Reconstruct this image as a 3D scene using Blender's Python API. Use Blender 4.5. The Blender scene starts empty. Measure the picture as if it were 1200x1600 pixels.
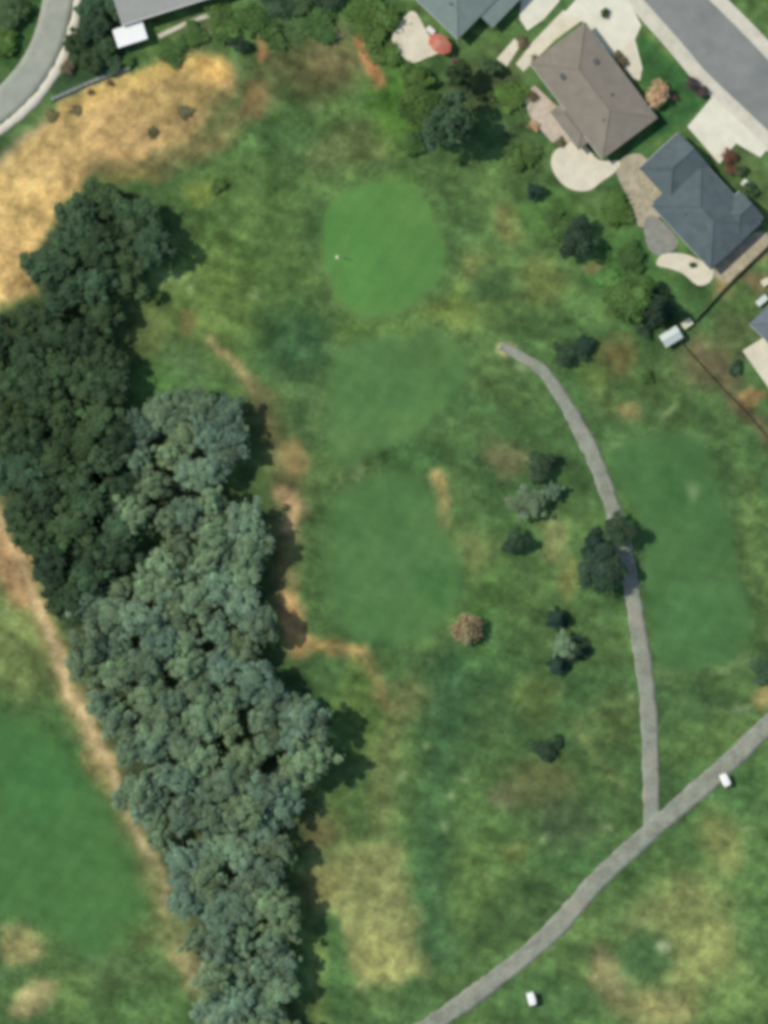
import bpy, math, random
import numpy as np
from mathutils import Vector
from mathutils.geometry import delaunay_2d_cdt

random.seed(7)
RNG = np.random.default_rng(11)
R = math.radians
sc = bpy.context.scene

# ------------------------------------------------------------------ camera, sky, sun, exposure
# 10 photograph pixels are one metre (cart path 2.7 m, street 7.5 m, house 18 m); the view is straight down.
MPP = 0.1
CAM_H = 600.0
def P(px, py):
    return ((px - 600.0) * MPP, (800.0 - py) * MPP)

cam_data = bpy.data.cameras.new('camera')
cam = bpy.data.objects.new('camera', cam_data)
sc.collection.objects.link(cam)
cam.location = (0, 0, CAM_H)
cam.rotation_euler = (0, 0, 0)
cam_data.sensor_fit = 'VERTICAL'
cam_data.angle = 2 * math.atan(80.0 / CAM_H)
cam_data.clip_start = 1.0
cam_data.clip_end = 4000.0
sc.camera = cam

SUN_ELEV = R(55)
SUN_DOWN = R(16)          # shadows run to the right and this far down the picture
world = bpy.data.worlds.new('World')
sc.world = world
world.use_nodes = True
wn = world.node_tree.nodes
bg = wn['Background']
sky = wn.new('ShaderNodeTexSky')
sky.sky_type = 'NISHITA'
sky.sun_disc = False
sky.sun_elevation = SUN_ELEV
# the sun stands at azimuth: direction TO the sun = (-cos, +sin)
to_sun = Vector((-math.cos(SUN_DOWN) * math.cos(SUN_ELEV), math.sin(SUN_DOWN) * math.cos(SUN_ELEV), math.sin(SUN_ELEV)))
sky.sun_rotation = math.atan2(to_sun.x, to_sun.y)
world.node_tree.links.new(sky.outputs[0], bg.inputs[0])
bg.inputs[1].default_value = 0.12

sun_data = bpy.data.lights.new('sun', 'SUN')
sun_data.energy = 2.95
sun_data.angle = R(0.55)
sun_data.color = (1.0, 0.95, 0.87)
sun = bpy.data.objects.new('sun', sun_data)
sc.collection.objects.link(sun)
sun.rotation_euler = (-to_sun).to_track_quat('-Z', 'Y').to_euler()
sun.location = (-60, 20, 120)

sc.view_settings.view_transform = 'Standard'
sc.view_settings.look = 'None'
sc.view_settings.exposure = 0.0
sc.view_settings.gamma = 1.0
sc.view_settings.use_curve_mapping = False
sc.render.engine = 'CYCLES'
sc.cycles.use_denoising = True
sc.cycles.max_bounces = 6
sc.cycles.pixel_filter_type = 'BLACKMAN_HARRIS'
sc.cycles.filter_width = 4.4      # the aerial lens is soft

# ------------------------------------------------------------------ colour helpers
KL = np.array([1.04, 1.06, 1.15])       # light that an open, level surface sends back, per channel
def lin(c):
    c = np.asarray(c, float) / 255.0
    return np.where(c <= 0.04045, c / 12.92, ((c + 0.055) / 1.055) ** 2.4)
def alb(c):
    return lin(c) / KL

# ------------------------------------------------------------------ noise and shape helpers (numpy)
_tab = np.random.default_rng(5).random((256, 256))
def vnoise(x, y, s, ox=0.0, oy=0.0):
    u = np.asarray(x) / s + ox + 1000.0
    v = np.asarray(y) / s + oy + 1000.0
    i = np.floor(u).astype(int); j = np.floor(v).astype(int)
    f = u - i; g = v - j
    f = f * f * (3 - 2 * f); g = g * g * (3 - 2 * g)
    a = _tab[i % 256, j % 256]; b = _tab[(i + 1) % 256, j % 256]
    c = _tab[i % 256, (j + 1) % 256]; d = _tab[(i + 1) % 256, (j + 1) % 256]
    return (a * (1 - f) + b * f) * (1 - g) + (c * (1 - f) + d * f) * g - 0.5
def fbm(x, y, s, o=0.0, n=3):
    t = 0; a = 1.0
    for k in range(n):
        t = t + a * vnoise(x, y, s / 2 ** k, o + 7.3 * k, o * 1.7 + 3.1 * k)
        a *= 0.55
    return t
def smooth(pts, n=6, closed=True):
    p = np.array(pts, float); m = len(p); out = []
    for i in range(m if closed else m - 1):
        if closed:
            a, b, c, d = p[(i - 1) % m], p[i], p[(i + 1) % m], p[(i + 2) % m]
        else:
            a, b, c, d = p[max(i - 1, 0)], p[i], p[i + 1], p[min(i + 2, m - 1)]
        for k in range(n):
            t = k / n
            out.append(0.5 * ((2 * b) + (c - a) * t + (2 * a - 5 * b + 4 * c - d) * t * t + (3 * b - a - 3 * c + d) * t ** 3))
    if not closed:
        out.append(p[-1])
    return np.array(out)
def seg_dist(x, y, a, b):
    dx, dy = b[0] - a[0], b[1] - a[1]
    L = dx * dx + dy * dy + 1e-12
    t = np.clip(((x - a[0]) * dx + (y - a[1]) * dy) / L, 0, 1)
    return np.hypot(x - a[0] - t * dx, y - a[1] - t * dy)
def poly_sd(x, y, poly):
    d = np.full(x.shape, 1e9); ins = np.zeros(x.shape, bool); n = len(poly)
    for i in range(n):
        a = poly[i]; b = poly[(i + 1) % n]
        d = np.minimum(d, seg_dist(x, y, a, b))
        c = (a[1] > y) != (b[1] > y)
        with np.errstate(divide='ignore', invalid='ignore'):
            xi = (b[0] - a[0]) * (y - a[1]) / (b[1] - a[1] + 1e-12) + a[0]
        ins ^= c & (x < xi)
    return np.where(ins, -d, d)
def line_sd(x, y, pts):
    d = np.full(x.shape, 1e9)
    for i in range(len(pts) - 1):
        d = np.minimum(d, seg_dist(x, y, pts[i], pts[i + 1]))
    return d

# ------------------------------------------------------------------ outlines in photograph pixels
GREEN = smooth([(499, 365), (517, 315), (558, 287), (608, 280), (652, 298), (682, 342), (696, 395), (690, 435), (662, 470), (618, 493), (570, 497), (530, 476), (507, 430)])
GREEN_IN = smooth([(600 + (a - 600) * .95, 390 + (b - 390) * .95) for a, b in GREEN[::6]])
FAIR_A = smooth([(520, 560), (560, 530), (620, 522), (690, 525), (728, 555), (722, 600), (692, 642), (645, 682), (585, 706), (545, 732), (516, 700), (512, 630)])
FAIR_B = smooth([(512, 800), (540, 765), (590, 742), (640, 735), (672, 765), (698, 820), (718, 870), (718, 930), (694, 978), (630, 1005), (565, 1000), (524, 970), (506, 900)])
FAIR_C = smooth([(952, 712), (1010, 684), (1065, 676), (1100, 695), (1128, 780), (1152, 880), (1172, 965), (1165, 1012), (1100, 1045), (1035, 1040), (1016, 960), (1006, 870), (985, 790)])
FAIR_D = smooth([(-60, 1120), (20, 1118), (80, 1140), (130, 1200), (185, 1290), (222, 1380), (205, 1450), (140, 1492), (70, 1450), (20, 1425), (-60, 1440)])
PATH_1 = smooth([(782, 540), (812, 556), (846, 578), (872, 612), (900, 660), (928, 715), (952, 780), (970, 840), (984, 905), (996, 980), (1008, 1060), (1015, 1150), (1017, 1230), (1018, 1292)], 5, False)
PATH_2 = smooth([(380, 1800), (600, 1650), (690, 1590), (780, 1525), (860, 1458), (935, 1375), (1015, 1300), (1105, 1222), (1195, 1138), (1300, 1050), (1520, 880)], 6, False)
LANE = smooth([(120, -120), (100, -50), (91, 0), (80, 48), (62, 92), (34, 132), (-8, 170), (-70, 205), (-160, 240)], 6, False)
STREET_L = [(690, -355), (900, -120), (1007, 0), (1063, 63), (1100, 108), (1133, 140), (1200, 203), (1330, 330), (1620, 610)]
STREET_R = [(785, -355), (995, -120), (1107, 0), (1167, 60), (1200, 95), (1320, 215), (1620, 510)]
WOOD_DARK = [(75, 365), (100, 330), (150, 304), (210, 304), (246, 345), (248, 385), (198, 425), (172, 480), (158, 540), (180, 590), (190, 640), (200, 760), (205, 890), (150, 935), (95, 950), (50, 860), (12, 785), (-60, 720), (-60, 560), (15, 490), (60, 470)]
WOOD_PALE = [(215, 645), (255, 618), (318, 612), (362, 640), (366, 690), (340, 760), (395, 800), (412, 850), (384, 910), (414, 985), (410, 1040), (452, 1085), (484, 1130), (480, 1200), (440, 1290), (444, 1390), (455, 1480), (460, 1650), (345, 1650), (325, 1540), (270, 1400), (215, 1260), (160, 1140), (115, 1030), (105, 950), (150, 935), (205, 890), (200, 760)]
SAND = [(-80, 300), (0, 252), (50, 205), (100, 168), (180, 127), (250, 102), (300, 84), (345, 92), (368, 118), (360, 155), (330, 195), (295, 228), (240, 252), (165, 262), (135, 290), (105, 325), (80, 368), (68, 455), (0, 490), (-80, 520)]
STRIP = [(-30, 720), (0, 800), (35, 900), (75, 1000), (118, 1090), (160, 1180), (205, 1280), (240, 1360), (272, 1440), (300, 1510), (330, 1600), (345, 1660)]

def E(cx, cy, rx, ry, rot=0):
    a = np.linspace(0, 2 * np.pi, 18, endpoint=False)
    c, s = math.cos(R(rot)), math.sin(R(rot))
    x = rx * np.cos(a); y = ry * np.sin(a)
    return np.stack([cx + x * c - y * s, cy + x * s + y * c], 1)

# kind, outline, seen colour, feather, strength    (natural colour of turf, soil and dry grass, plus painted hollow shade)
PATCH = [
 ('p', [(300, 200), (480, 130), (660, 150), (640, 300), (500, 320), (470, 520), (330, 560), (240, 560), (200, 460), (300, 380)], (86, 116, 64), 40, .8),
 ('p', E(330, 470, 80, 110), (99, 124, 66), 40, .8),
 ('p', E(395, 330, 70, 60), (84, 114, 62), 40, .7),
 ('p', E(460, 540, 60, 62), (66, 100, 62), 36, .95),  # shade of the grass hollow, painted into the turf colour
 ('p', E(470, 545, 34, 36), (60, 94, 60), 26, .9),  # darker core of the hollow's painted shade
 ('p', E(480, 640, 24, 70), (76, 106, 66), 26, .8),
 ('p', E(560, 225, 85, 36, -15), (99, 110, 70), 30, .75),
 ('p', E(440, 215, 60, 40), (80, 114, 68), 30, .7),
 ('p', E(625, 165, 42, 70, -20), (82, 124, 54), 30, .9),
 ('p', E(660, 260, 30, 60, -30), (92, 122, 72), 24, .6),
 ('p', E(480, 105, 88, 46), (104, 102, 68), 36, .8),
 ('p', E(515, 95, 38, 34), (114, 102, 72), 28, .5),
 ('l', [(560, 68), (582, 102), (600, 130)], (186, 134, 94), 8, .95, 9),
 ('p', E(405, 78, 11, 20), (184, 134, 94), 8, .9),
 ('p', E(445, 30, 70, 34), (84, 112, 74), 24, .7),
 ('p', E(520, 48, 22, 14), (138, 130, 98), 14, .7),
 ('p', E(320, 50, 60, 26, -20), (110, 124, 90), 20, .7),
 ('p', E(600, 30, 30, 60), (76, 104, 62), 20, .8),
 ('p', E(25, 45, 50, 70), (62, 94, 50), 24, .9),
 ('p', [(122, 0), (205, 0), (205, 90), (180, 112), (85, 150), (95, 90)], (54, 78, 54), 16, .95),
 ('p', [(-60, 290), (0, 235), (60, 190), (110, 150), (185, 112), (200, 130), (70, 215), (0, 262)], (158, 156, 130), 14, .9),
 ('p', SAND, (205, 175, 119), 16, 1),
 ('p', E(30, 320, 60, 60), (212, 183, 122), 30, .8),
 ('l', [(100, 172), (190, 128), (300, 96), (345, 104)], (213, 183, 114), 12, .9, 12),
 ('p', E(200, 215, 62, 40, -15), (178, 150, 104), 24, .9),
 ('p', E(270, 158, 60, 28, -20), (182, 158, 104), 24, .8),
 ('p', E(60, 320, 14, 34, 10), (188, 158, 104), 12, .6),
 ('p', E(330, 110, 26, 22), (208, 172, 104), 14, .8),
 ('p', E(262, 196, 52, 26, -20), (164, 142, 98), 22, .7),
 ('p', E(130, 235, 34, 18, -25), (182, 156, 104), 16, .6),
 ('p', E(318, 150, 26, 22), (168, 146, 96), 16, .6),
 ('p', E(30, 420, 22, 40, 10), (188, 160, 108), 16, .6),
 ('l', [(150, 268), (240, 262), (310, 236), (360, 200), (410, 150)], (136, 119, 82), 22, .85, 14),
 ('p', E(395, 155, 22, 28), (150, 124, 84), 16, .7),
 ('p', E(345, 180, 26, 30), (104, 112, 70), 18, .8),
 ('l', [(180, 280), (240, 275)], (132, 122, 72), 12, .7, 10),
 ('p', E(320, 300, 34, 18, -20), (120, 137, 68), 14, .85),
 ('p', E(262, 435, 36, 13, -10), (116, 140, 88), 10, .9),
 ('p', E(230, 520, 40, 44), (104, 116, 70), 24, .7),
 ('p', E(255, 600, 40, 32), (92, 136, 74), 22, .95),
 ('p', E(295, 505, 12, 24), (136, 124, 82), 12, .8),
 ('p', E(290, 570, 40, 40), (86, 116, 76), 24, .6),
 ('l', [(335, 530), (372, 575), (402, 618)], (166, 150, 108), 12, .9, 9),
 ('l', [(412, 630), (435, 700), (450, 790), (445, 900)], (118, 116, 78), 24, .9, 24),
 ('p', E(462, 720, 20, 24), (152, 134, 90), 14, .9),
 ('l', [(440, 772), (458, 800), (456, 830)], (190, 162, 122), 12, .95, 12),
 ('l', [(452, 860), (448, 920)], (124, 122, 78), 16, .8, 14),
 ('l', [(443, 950), (468, 985), (470, 1010)], (182, 153, 106), 14, 1, 19),
 ('l', [(470, 1000), (525, 1012), (562, 1022)], (172, 148, 96), 14, .95, 14),
 ('p', E(560, 1020, 20, 16), (186, 160, 106), 12, .9),
 ('l', [(572, 1035), (592, 1072), (612, 1112)], (152, 140, 92), 14, .95, 13),
 ('p', E(648, 1095, 40, 34), (106, 114, 72), 24, .8),
 ('p', E(520, 1060, 40, 30), (78, 112, 68), 24, .7),
 ('p', E(560, 1110, 30, 80), (92, 118, 62), 24, .8),
 ('l', [(612, 1130), (598, 1200), (600, 1290)], (122, 136, 84), 22, .9, 20),
 ('p', E(500, 1300, 34, 34), (106, 104, 70), 20, .9),
 ('l', [(700, 1060), (690, 1250), (672, 1400), (680, 1480)], (68, 104, 66), 28, .9, 32),
 ('p', E(725, 1040, 60, 40), (66, 104, 66), 30, .8),
 ('p', [(476, 1400), (500, 1345), (560, 1310), (620, 1320), (640, 1390), (660, 1440), (662, 1520), (610, 1540), (556, 1552), (540, 1470), (500, 1450)], (136, 143, 92), 22, 1),
 ('p', E(600, 1500, 52, 40), (148, 152, 96), 24, .8),
 ('p', E(500, 1388, 30, 34), (142, 142, 88), 20, .8),
 ('l', [(478, 1430), (492, 1500), (506, 1600)], (116, 138, 80), 14, .9, 12),
 ('l', [(522, 1450), (534, 1540), (560, 1610)], (78, 116, 68), 16, .95, 15),
 ('p', E(604, 1570, 24, 24), (112, 138, 82), 14, .8),
 ('p', E(640, 1580, 50, 40), (84, 122, 72), 24, .5),
 ('p', E(760, 1250, 60, 50), (84, 118, 66), 30, .7),
 ('p', E(845, 1225, 56, 40), (102, 108, 70), 26, .85),
 ('p', E(790, 1245, 24, 22), (100, 104, 76), 14, .7),
 ('p', E(885, 1285, 56, 40), (76, 96, 66), 28, .85),
 ('p', E(745, 1370, 40, 60), (98, 126, 70), 26, .7),
 ('p', E(800, 1330, 24, 16), (122, 128, 74), 12, .6),
 ('p', E(820, 1420, 70, 40, -35), (74, 102, 62), 24, .8),
 ('l', [(905, 1130), (925, 1180), (965, 1230)], (112, 128, 78), 10, .8, 7),
 ('p', E(960, 1120, 40, 50), (96, 114, 68), 26, .7),
 ('p', E(840, 1090, 40, 36), (104, 124, 68), 22, .7),
 ('p', E(760, 920, 36, 50), (82, 118, 62), 26, .7),
 ('p', E(740, 860, 40, 40), (104, 116, 70), 24, .8),
 ('p', E(770, 1010, 50, 50), (80, 118, 66), 26, .6),
 ('p', [(690, 1620), (800, 1540), (950, 1400), (1080, 1270), (1210, 1150), (1260, 1150), (1260, 1640)], (88, 122, 70), 16, .9),
 ('p', E(900, 1470, 90, 40, -40), (98, 126, 74), 26, .7),
 ('p', E(1150, 1230, 50, 36), (74, 112, 66), 22, .8),
 ('p', E(1128, 1315, 30, 56, -15), (134, 142, 88), 20, .9),
 ('p', E(1075, 1390, 60, 30), (96, 126, 74), 22, .7),
 ('p', E(1085, 1470, 74, 110, -15), (136, 145, 90), 36, .9),
 ('p', E(1010, 1450, 40, 40), (120, 132, 84), 22, .7),
 ('p', E(952, 1525, 30, 52, -15), (150, 146, 104), 20, .9),
 ('p', E(1030, 1575, 70, 34), (152, 150, 100), 24, .9),
 ('p', E(1010, 1495, 36, 36), (74, 110, 68), 18, .9),
 ('p', E(1032, 1476, 12, 7, -15), (158, 172, 132), 6, .9),
 ('p', E(860, 1560, 70, 40), (80, 116, 70), 24, .8),
 ('p', E(1150, 1560, 60, 40), (104, 134, 76), 26, .8),
 ('p', E(1185, 1450, 30, 40), (92, 128, 76), 20, .8),
 ('p', [(940, 700), (1010, 668), (1070, 660), (1115, 680), (1180, 960), (1180, 1030), (1090, 1064), (1020, 1056), (1000, 930), (975, 800)], (84, 116, 68), 20, .8),
 ('l', [(1130, 700), (1150, 800), (1172, 960)], (70, 98, 60), 12, .9, 10),
 ('p', E(1180, 850, 24, 120, -8), (92, 116, 66), 16, .7),
 ('l', [(1165, 1016), (1110, 1048), (1040, 1050)], (100, 124, 80), 10, .9, 8),
 ('p', E(1080, 1090, 60, 30), (74, 106, 66), 22, .8),
 ('p', E(1147, 1108, 16, 8, -20), (132, 152, 112), 8, .9),
 ('p', E(1190, 1095, 22, 20), (150, 138, 92), 12, .9),
 ('p', E(965, 560, 34, 34), (112, 106, 66), 22, .9),
 ('l', [(915, 590), (950, 630), (985, 645)], (110, 132, 78), 16, .8, 12),
 ('p', E(985, 642, 22, 14), (136, 124, 84), 12, .8),
 ('p', E(920, 590, 24, 24), (98, 124, 62), 14, .6),
 ('p', E(1045, 610, 44, 50), (88, 112, 66), 24, .7),
 ('p', E(1105, 565, 50, 44), (100, 98, 70), 24, .9),
 ('l', [(1085, 540), (1130, 590), (1165, 640), (1215, 700)], (104, 98, 74), 12, .85, 14),
 ('p', E(1178, 622, 18, 14), (156, 126, 86), 10, .9),
 ('p', E(1150, 510, 40, 34), (86, 98, 64), 20, .7),
 ('p', E(850, 440, 36, 40), (108, 120, 68), 22, .8),
 ('p', E(800, 350, 22, 34, -20), (124, 122, 76), 14, .8),
 ('p', E(745, 415, 24, 24), (124, 124, 72), 18, .7),
 ('p', E(770, 440, 36, 30), (72, 104, 64), 18, .7),
 ('p', E(747, 478, 10, 6), (138, 156, 88), 6, .9),
 ('p', E(790, 548, 17, 14, 30), (178, 166, 116), 8, .95),
 ('p', E(770, 600, 40, 34), (94, 120, 70), 20, .7),
 ('p', E(700, 500, 44, 26), (110, 128, 66), 20, .9),
 ('p', E(720, 470, 20, 40), (112, 136, 72), 16, .8),
 ('p', E(600, 520, 80, 18), (92, 124, 64), 16, .8),
 ('p', E(640, 715, 60, 20), (70, 108, 62), 18, .8),
 ('l', [(685, 745), (690, 780), (694, 815)], (166, 150, 100), 10, .95, 13),
 ('p', E(700, 850, 16, 14), (120, 136, 80), 10, .7),
 ('p', E(557, 733, 14, 13), (128, 152, 98), 8, .9),
 ('l', [(524, 738), (534, 765)], (112, 140, 88), 8, .8, 5),
 ('p', E(790, 716, 36, 30), (122, 122, 86), 18, .85),
 ('p', E(868, 845, 24, 34), (124, 134, 86), 14, .9),
 ('p', E(890, 905, 18, 34), (122, 126, 74), 14, .8),
 ('p', E(760, 130, 60, 50), (86, 98, 64), 24, .8),
 ('p', E(805, 210, 30, 70, -20), (78, 102, 62), 20, .8),
 ('p', E(850, 335, 50, 40), (78, 116, 60), 24, .8),
 ('p', E(980, 430, 56, 80, -20), (74, 116, 62), 24, .9),
 ('p', E(930, 415, 14, 10), (136, 126, 84), 10, .8),
 ('p', E(1080, 470, 50, 40, -40), (70, 106, 62), 20, .85),
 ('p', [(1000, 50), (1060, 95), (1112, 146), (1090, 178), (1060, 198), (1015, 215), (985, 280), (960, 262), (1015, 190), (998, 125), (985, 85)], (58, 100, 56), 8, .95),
 ('p', [(1120, 240), (1160, 225), (1205, 262), (1240, 330), (1220, 380), (1170, 310)], (84, 106, 62), 14, .9),
 ('l', [(1130, 445), (1165, 405), (1200, 375)], (150, 128, 92), 12, .8, 14),
 ('p', E(1190, 440, 24, 16), (134, 112, 88), 12, .8),
 ('p', E(30, 1000, 60, 110), (116, 132, 80), 40, .85),
 ('l', STRIP, (142, 138, 92), 14, .9, 24),
 ('l', STRIP[1:], (186, 168, 132), 9, .95, 8),
 ('p', E(15, 880, 26, 70, -15), (174, 142, 104), 20, .9),
 ('l', STRIP[7:], (152, 148, 106), 10, .95, 13),
 ('l', [(0, 812), (60, 940), (118, 1080), (160, 1165), (175, 1200)], (192, 168, 130), 6, .7, 6),
 ('p', E(150, 1210, 18, 40, -20), (172, 152, 104), 10, .7),
 ('p', E(250, 1455, 50, 34), (96, 112, 70), 20, .8),
 ('p', E(28, 1478, 40, 30), (150, 146, 98), 16, .9),
 ('p', E(52, 1556, 44, 22, -25), (164, 156, 112), 14, .95),
 ('p', E(190, 1520, 90, 30), (84, 106, 66), 22, .7),
 ('p', E(240, 1570, 70, 34), (86, 120, 70), 20, .7),
 ('p', E(110, 1560, 30, 40), (102, 132, 74), 18, .6),
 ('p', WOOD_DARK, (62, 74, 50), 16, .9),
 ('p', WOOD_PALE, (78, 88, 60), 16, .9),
 ('p', E(225, 850, 36, 40), (92, 122, 80), 16, .9),
 *[('p', E(a, b, rr, rr * .6, -20), (136, 154, 108), 7, .75) for a, b, rr in ((733, 1212, 9), (667, 1173, 8), (630, 1215, 10), (712, 1240, 7), (850, 1310, 10), (945, 1290, 9), (760, 1372, 8), (1062, 1420, 8), (1170, 1290, 8), (965, 700, 8), (985, 1085, 7), (668, 1030, 8), (1040, 640, 12), (700, 1290, 9), (880, 1078, 7), (300, 450, 8), (490, 165, 12), (395, 470, 9), (10, 960, 9), (815, 580, 12))],
 ('p', GREEN, (100, 132, 76), 10, .9),
 ('p', GREEN_IN, (91, 137, 75), 5, 1),
 ('p', E(650, 320, 30, 60, -35), (98, 138, 76), 24, .7),
 ('p', E(560, 420, 30, 50), (87, 138, 72), 24, .6),
 ('p', FAIR_A, (84, 122, 73), 12, 1),
 ('p', E(670, 550, 50, 40), (84, 117, 68), 24, .7),
 ('p', E(650, 650, 60, 20, -40), (97, 134, 78), 16, .8),
 ('p', E(560, 690, 30, 24), (97, 129, 78), 16, .7),
 ('p', FAIR_B, (82, 119, 71), 20, 1),
 ('p', E(640, 880, 40, 50), (80, 117, 72), 26, .7),
 ('p', E(680, 930, 24, 34), (73, 118, 66), 20, .7),
 ('p', E(560, 880, 40, 70), (86, 124, 76), 26, .6),
 ('p', FAIR_C, (77, 115, 70), 14, 1),
 ('p', E(1075, 960, 44, 50), (78, 120, 74), 28, .8),
 ('p', E(1040, 760, 40, 50), (72, 112, 66), 24, .7),
 ('p', E(1083, 768, 16, 12, 20), (120, 148, 102), 10, .9),
 ('p', FAIR_D, (75, 117, 67), 34, 1),
 ('p', E(60, 1230, 60, 60), (72, 122, 70), 30, .7),
]

ROAD_ZONE = [(590, -480), (1750, -480), (1750, 350), (1750, 760), (1330, 760), (1190, 640), (1060, 545), (1000, 500), (960, 330), (830, 310), (790, 140), (600, 110), (560, -200)]
LANE_ZONE = [(-300, -200), (420, -200), (330, 70), (60, 180), (-300, 330)]
def ground_h(x, y):
    """gentle relief, flat where the houses and streets stand"""
    x = np.asarray(x, float); y = np.asarray(y, float)
    px = x / MPP + 600; py = 800 - y / MPP
    h = 0.9 * vnoise(x, y, 34, 2.2, 5.1) + 0.45 * vnoise(x, y, 15, 8.2, 1.7)
    g = np.clip(1 - np.hypot((px - 598) / 150, (py - 390) / 165), 0, 1)
    h = h * (1 - np.clip(g * 1.6, 0, .85)) + 0.9 * g * g * (3 - 2 * g)
    hol = np.exp(-(((px - 455) / 60) ** 2 + ((py - 545) / 60) ** 2))
    h = h - 0.7 * hol
    m = np.ones(x.shape)
    for z in (ROAD_ZONE, LANE_ZONE):
        near = poly_sd(px, py, z)
        t = np.clip(near / 130, 0, 1)
        m = m * t * t * (3 - 2 * t)
    far = np.clip((np.hypot(x, y) - 120) / 60, 0, 1)
    return h * m * (1 - far * 0.6)
def hz(x, y):
    return float(ground_h(np.array([x]), np.array([y]))[0])

def ground_rgb(x, y):
    """colour of turf and soil at points, painted hollow shade included (albedo, linear)"""
    x = np.asarray(x, float); y = np.asarray(y, float)
    px = x / MPP + 600; py = 800 - y / MPP
    wx = px + 16 * fbm(x, y, 5.0, 1.0) + 7 * vnoise(x, y, 1.4, 4, 9)
    wy = py + 16 * fbm(x, y, 5.0, 21.0) + 7 * vnoise(x, y, 1.4, 14, 2)
    n1 = fbm(x, y, 9.0, 33.0); n2 = fbm(x, y, 3.5, 41.0); n3 = fbm(x, y, 22, 52.0)
    col = np.tile(np.array([82., 113., 66.]), (x.size, 1))
    col += np.outer(n1, [18, 13, 6]) + np.outer(n3, [12, 14, 6])
    rough = np.ones(x.size)
    for p in PATCH:
        kind, pts, c, f, a = p[:5]
        pts = np.asarray(pts, float)
        wid = p[5] if kind == 'l' else 0
        mg = f + wid + 30
        bb = (wx > pts[:, 0].min() - mg) & (wx < pts[:, 0].max() + mg) & (wy > pts[:, 1].min() - mg) & (wy < pts[:, 1].max() + mg)
        k = np.nonzero(bb)[0]
        if not k.size:
            continue
        mown = pts is not None and any(pts.shape == q.shape and np.allclose(pts, q) for q in (GREEN, GREEN_IN, FAIR_A, FAIR_B, FAIR_C, FAIR_D))
        if mown:
            d = poly_sd(px[k] * .6 + wx[k] * .4, py[k] * .6 + wy[k] * .4, pts)
        elif kind == 'p':
            d = poly_sd(wx[k], wy[k], pts)
        else:
            d = line_sd(wx[k], wy[k], pts) - wid
        t = np.clip(0.5 - d / (2.0 * f), 0, 1)
        t = t * t * (3 - 2 * t) * a
        cc = np.asarray(c, float)[None, :] + (n2[k][:, None] * np.array([[10, 7, 6]]) if not mown else n1[k][:, None] * np.array([[9, 7, 5]]) + n2[k][:, None] * np.array([[3, 3, 3]]))
        col[k] = col[k] * (1 - t[:, None]) + cc * t[:, None]
        if mown:
            rough[k] *= 1 - 0.7 * t
    col = col * (1 + (rough * (0.20 * n2 + 0.22 * vnoise(x, y, 1.3, 3, 3) + 0.16 * vnoise(x, y, 0.7, 9, 5)))[:, None])
    rough = rough * np.clip((200 - col[:, 0]) / 70, .45, 1)
    st = np.sin((px * .82 + py * .57) * (2 * np.pi / 26.0) + 1.5 * vnoise(x, y, 9, 4, 4))
    col = col * (1 + .013 * np.tanh(2 * st) * (rough < .5) * (col[:, 1] > col[:, 0] * 1.2))[:, None]
    lum = col @ np.array([.3, .59, .11])
    ds = (.045 * np.clip(rough * 1.4 - .4, 0, 1))[:, None]
    col = lum[:, None] * ds + col * (1 - ds)
    u = x * .93 - y * .36; v = x * .36 + y * .93
    col = col * (1 + (rough * (.16 * vnoise(u / 4, v, 1.0, 31, 8) + .10 * vnoise(u / 3, v, .55, 2, 18)))[:, None])
    col = np.clip(col * np.array([1.0, 1.0, .98]), 8, 240)
    return alb(col), rough

# ------------------------------------------------------------------ scene helpers
COL = sc.collection
def link(o, parent=None):
    COL.objects.link(o)
    if parent is not None:
        o.parent = parent
    return o
def tag(o, label=None, cat=None, group=None, kind=None):
    if label: o['label'] = label
    if cat: o['category'] = cat
    if group: o['group'] = group
    if kind: o['kind'] = kind
    return o
def empty(name, loc, rz=0.0, scale=None):
    o = bpy.data.objects.new(name, None)
    o.location = loc; o.rotation_euler = (0, 0, rz)
    if scale is not None: o.scale = scale
    o.empty_display_size = 0.3
    return link(o)
def mesh_obj(name, verts, faces, mat, parent=None, smooth_=False):
    me = bpy.data.meshes.new(name)
    me.from_pydata([tuple(map(float, v)) for v in verts], [], [tuple(map(int, f)) for f in faces])
    me.update()
    if mat is not None: me.materials.append(mat)
    if smooth_:
        me.polygons.foreach_set('use_smooth', [True] * len(me.polygons))
    return link(bpy.data.objects.new(name, me), parent)
def fast_mesh(name, V, F):
    """V (n,3), F (m,k) arrays"""
    me = bpy.data.meshes.new(name)
    k = F.shape[1]
    me.vertices.add(len(V)); me.vertices.foreach_set('co', np.ascontiguousarray(V, dtype=np.float32).ravel())
    me.loops.add(F.size); me.loops.foreach_set('vertex_index', np.ascontiguousarray(F, dtype=np.int32).ravel())
    me.polygons.add(len(F)); me.polygons.foreach_set('loop_start', np.arange(0, F.size, k, dtype=np.int32))
    me.update(calc_edges=True); me.validate()
    return me
def set_col(me, rgb, name='col'):
    a = me.color_attributes.new(name, 'FLOAT_COLOR', 'POINT')
    buf = np.ones((len(rgb), 4), np.float32); buf[:, :3] = rgb
    a.data.foreach_set('color', buf.ravel())

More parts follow.
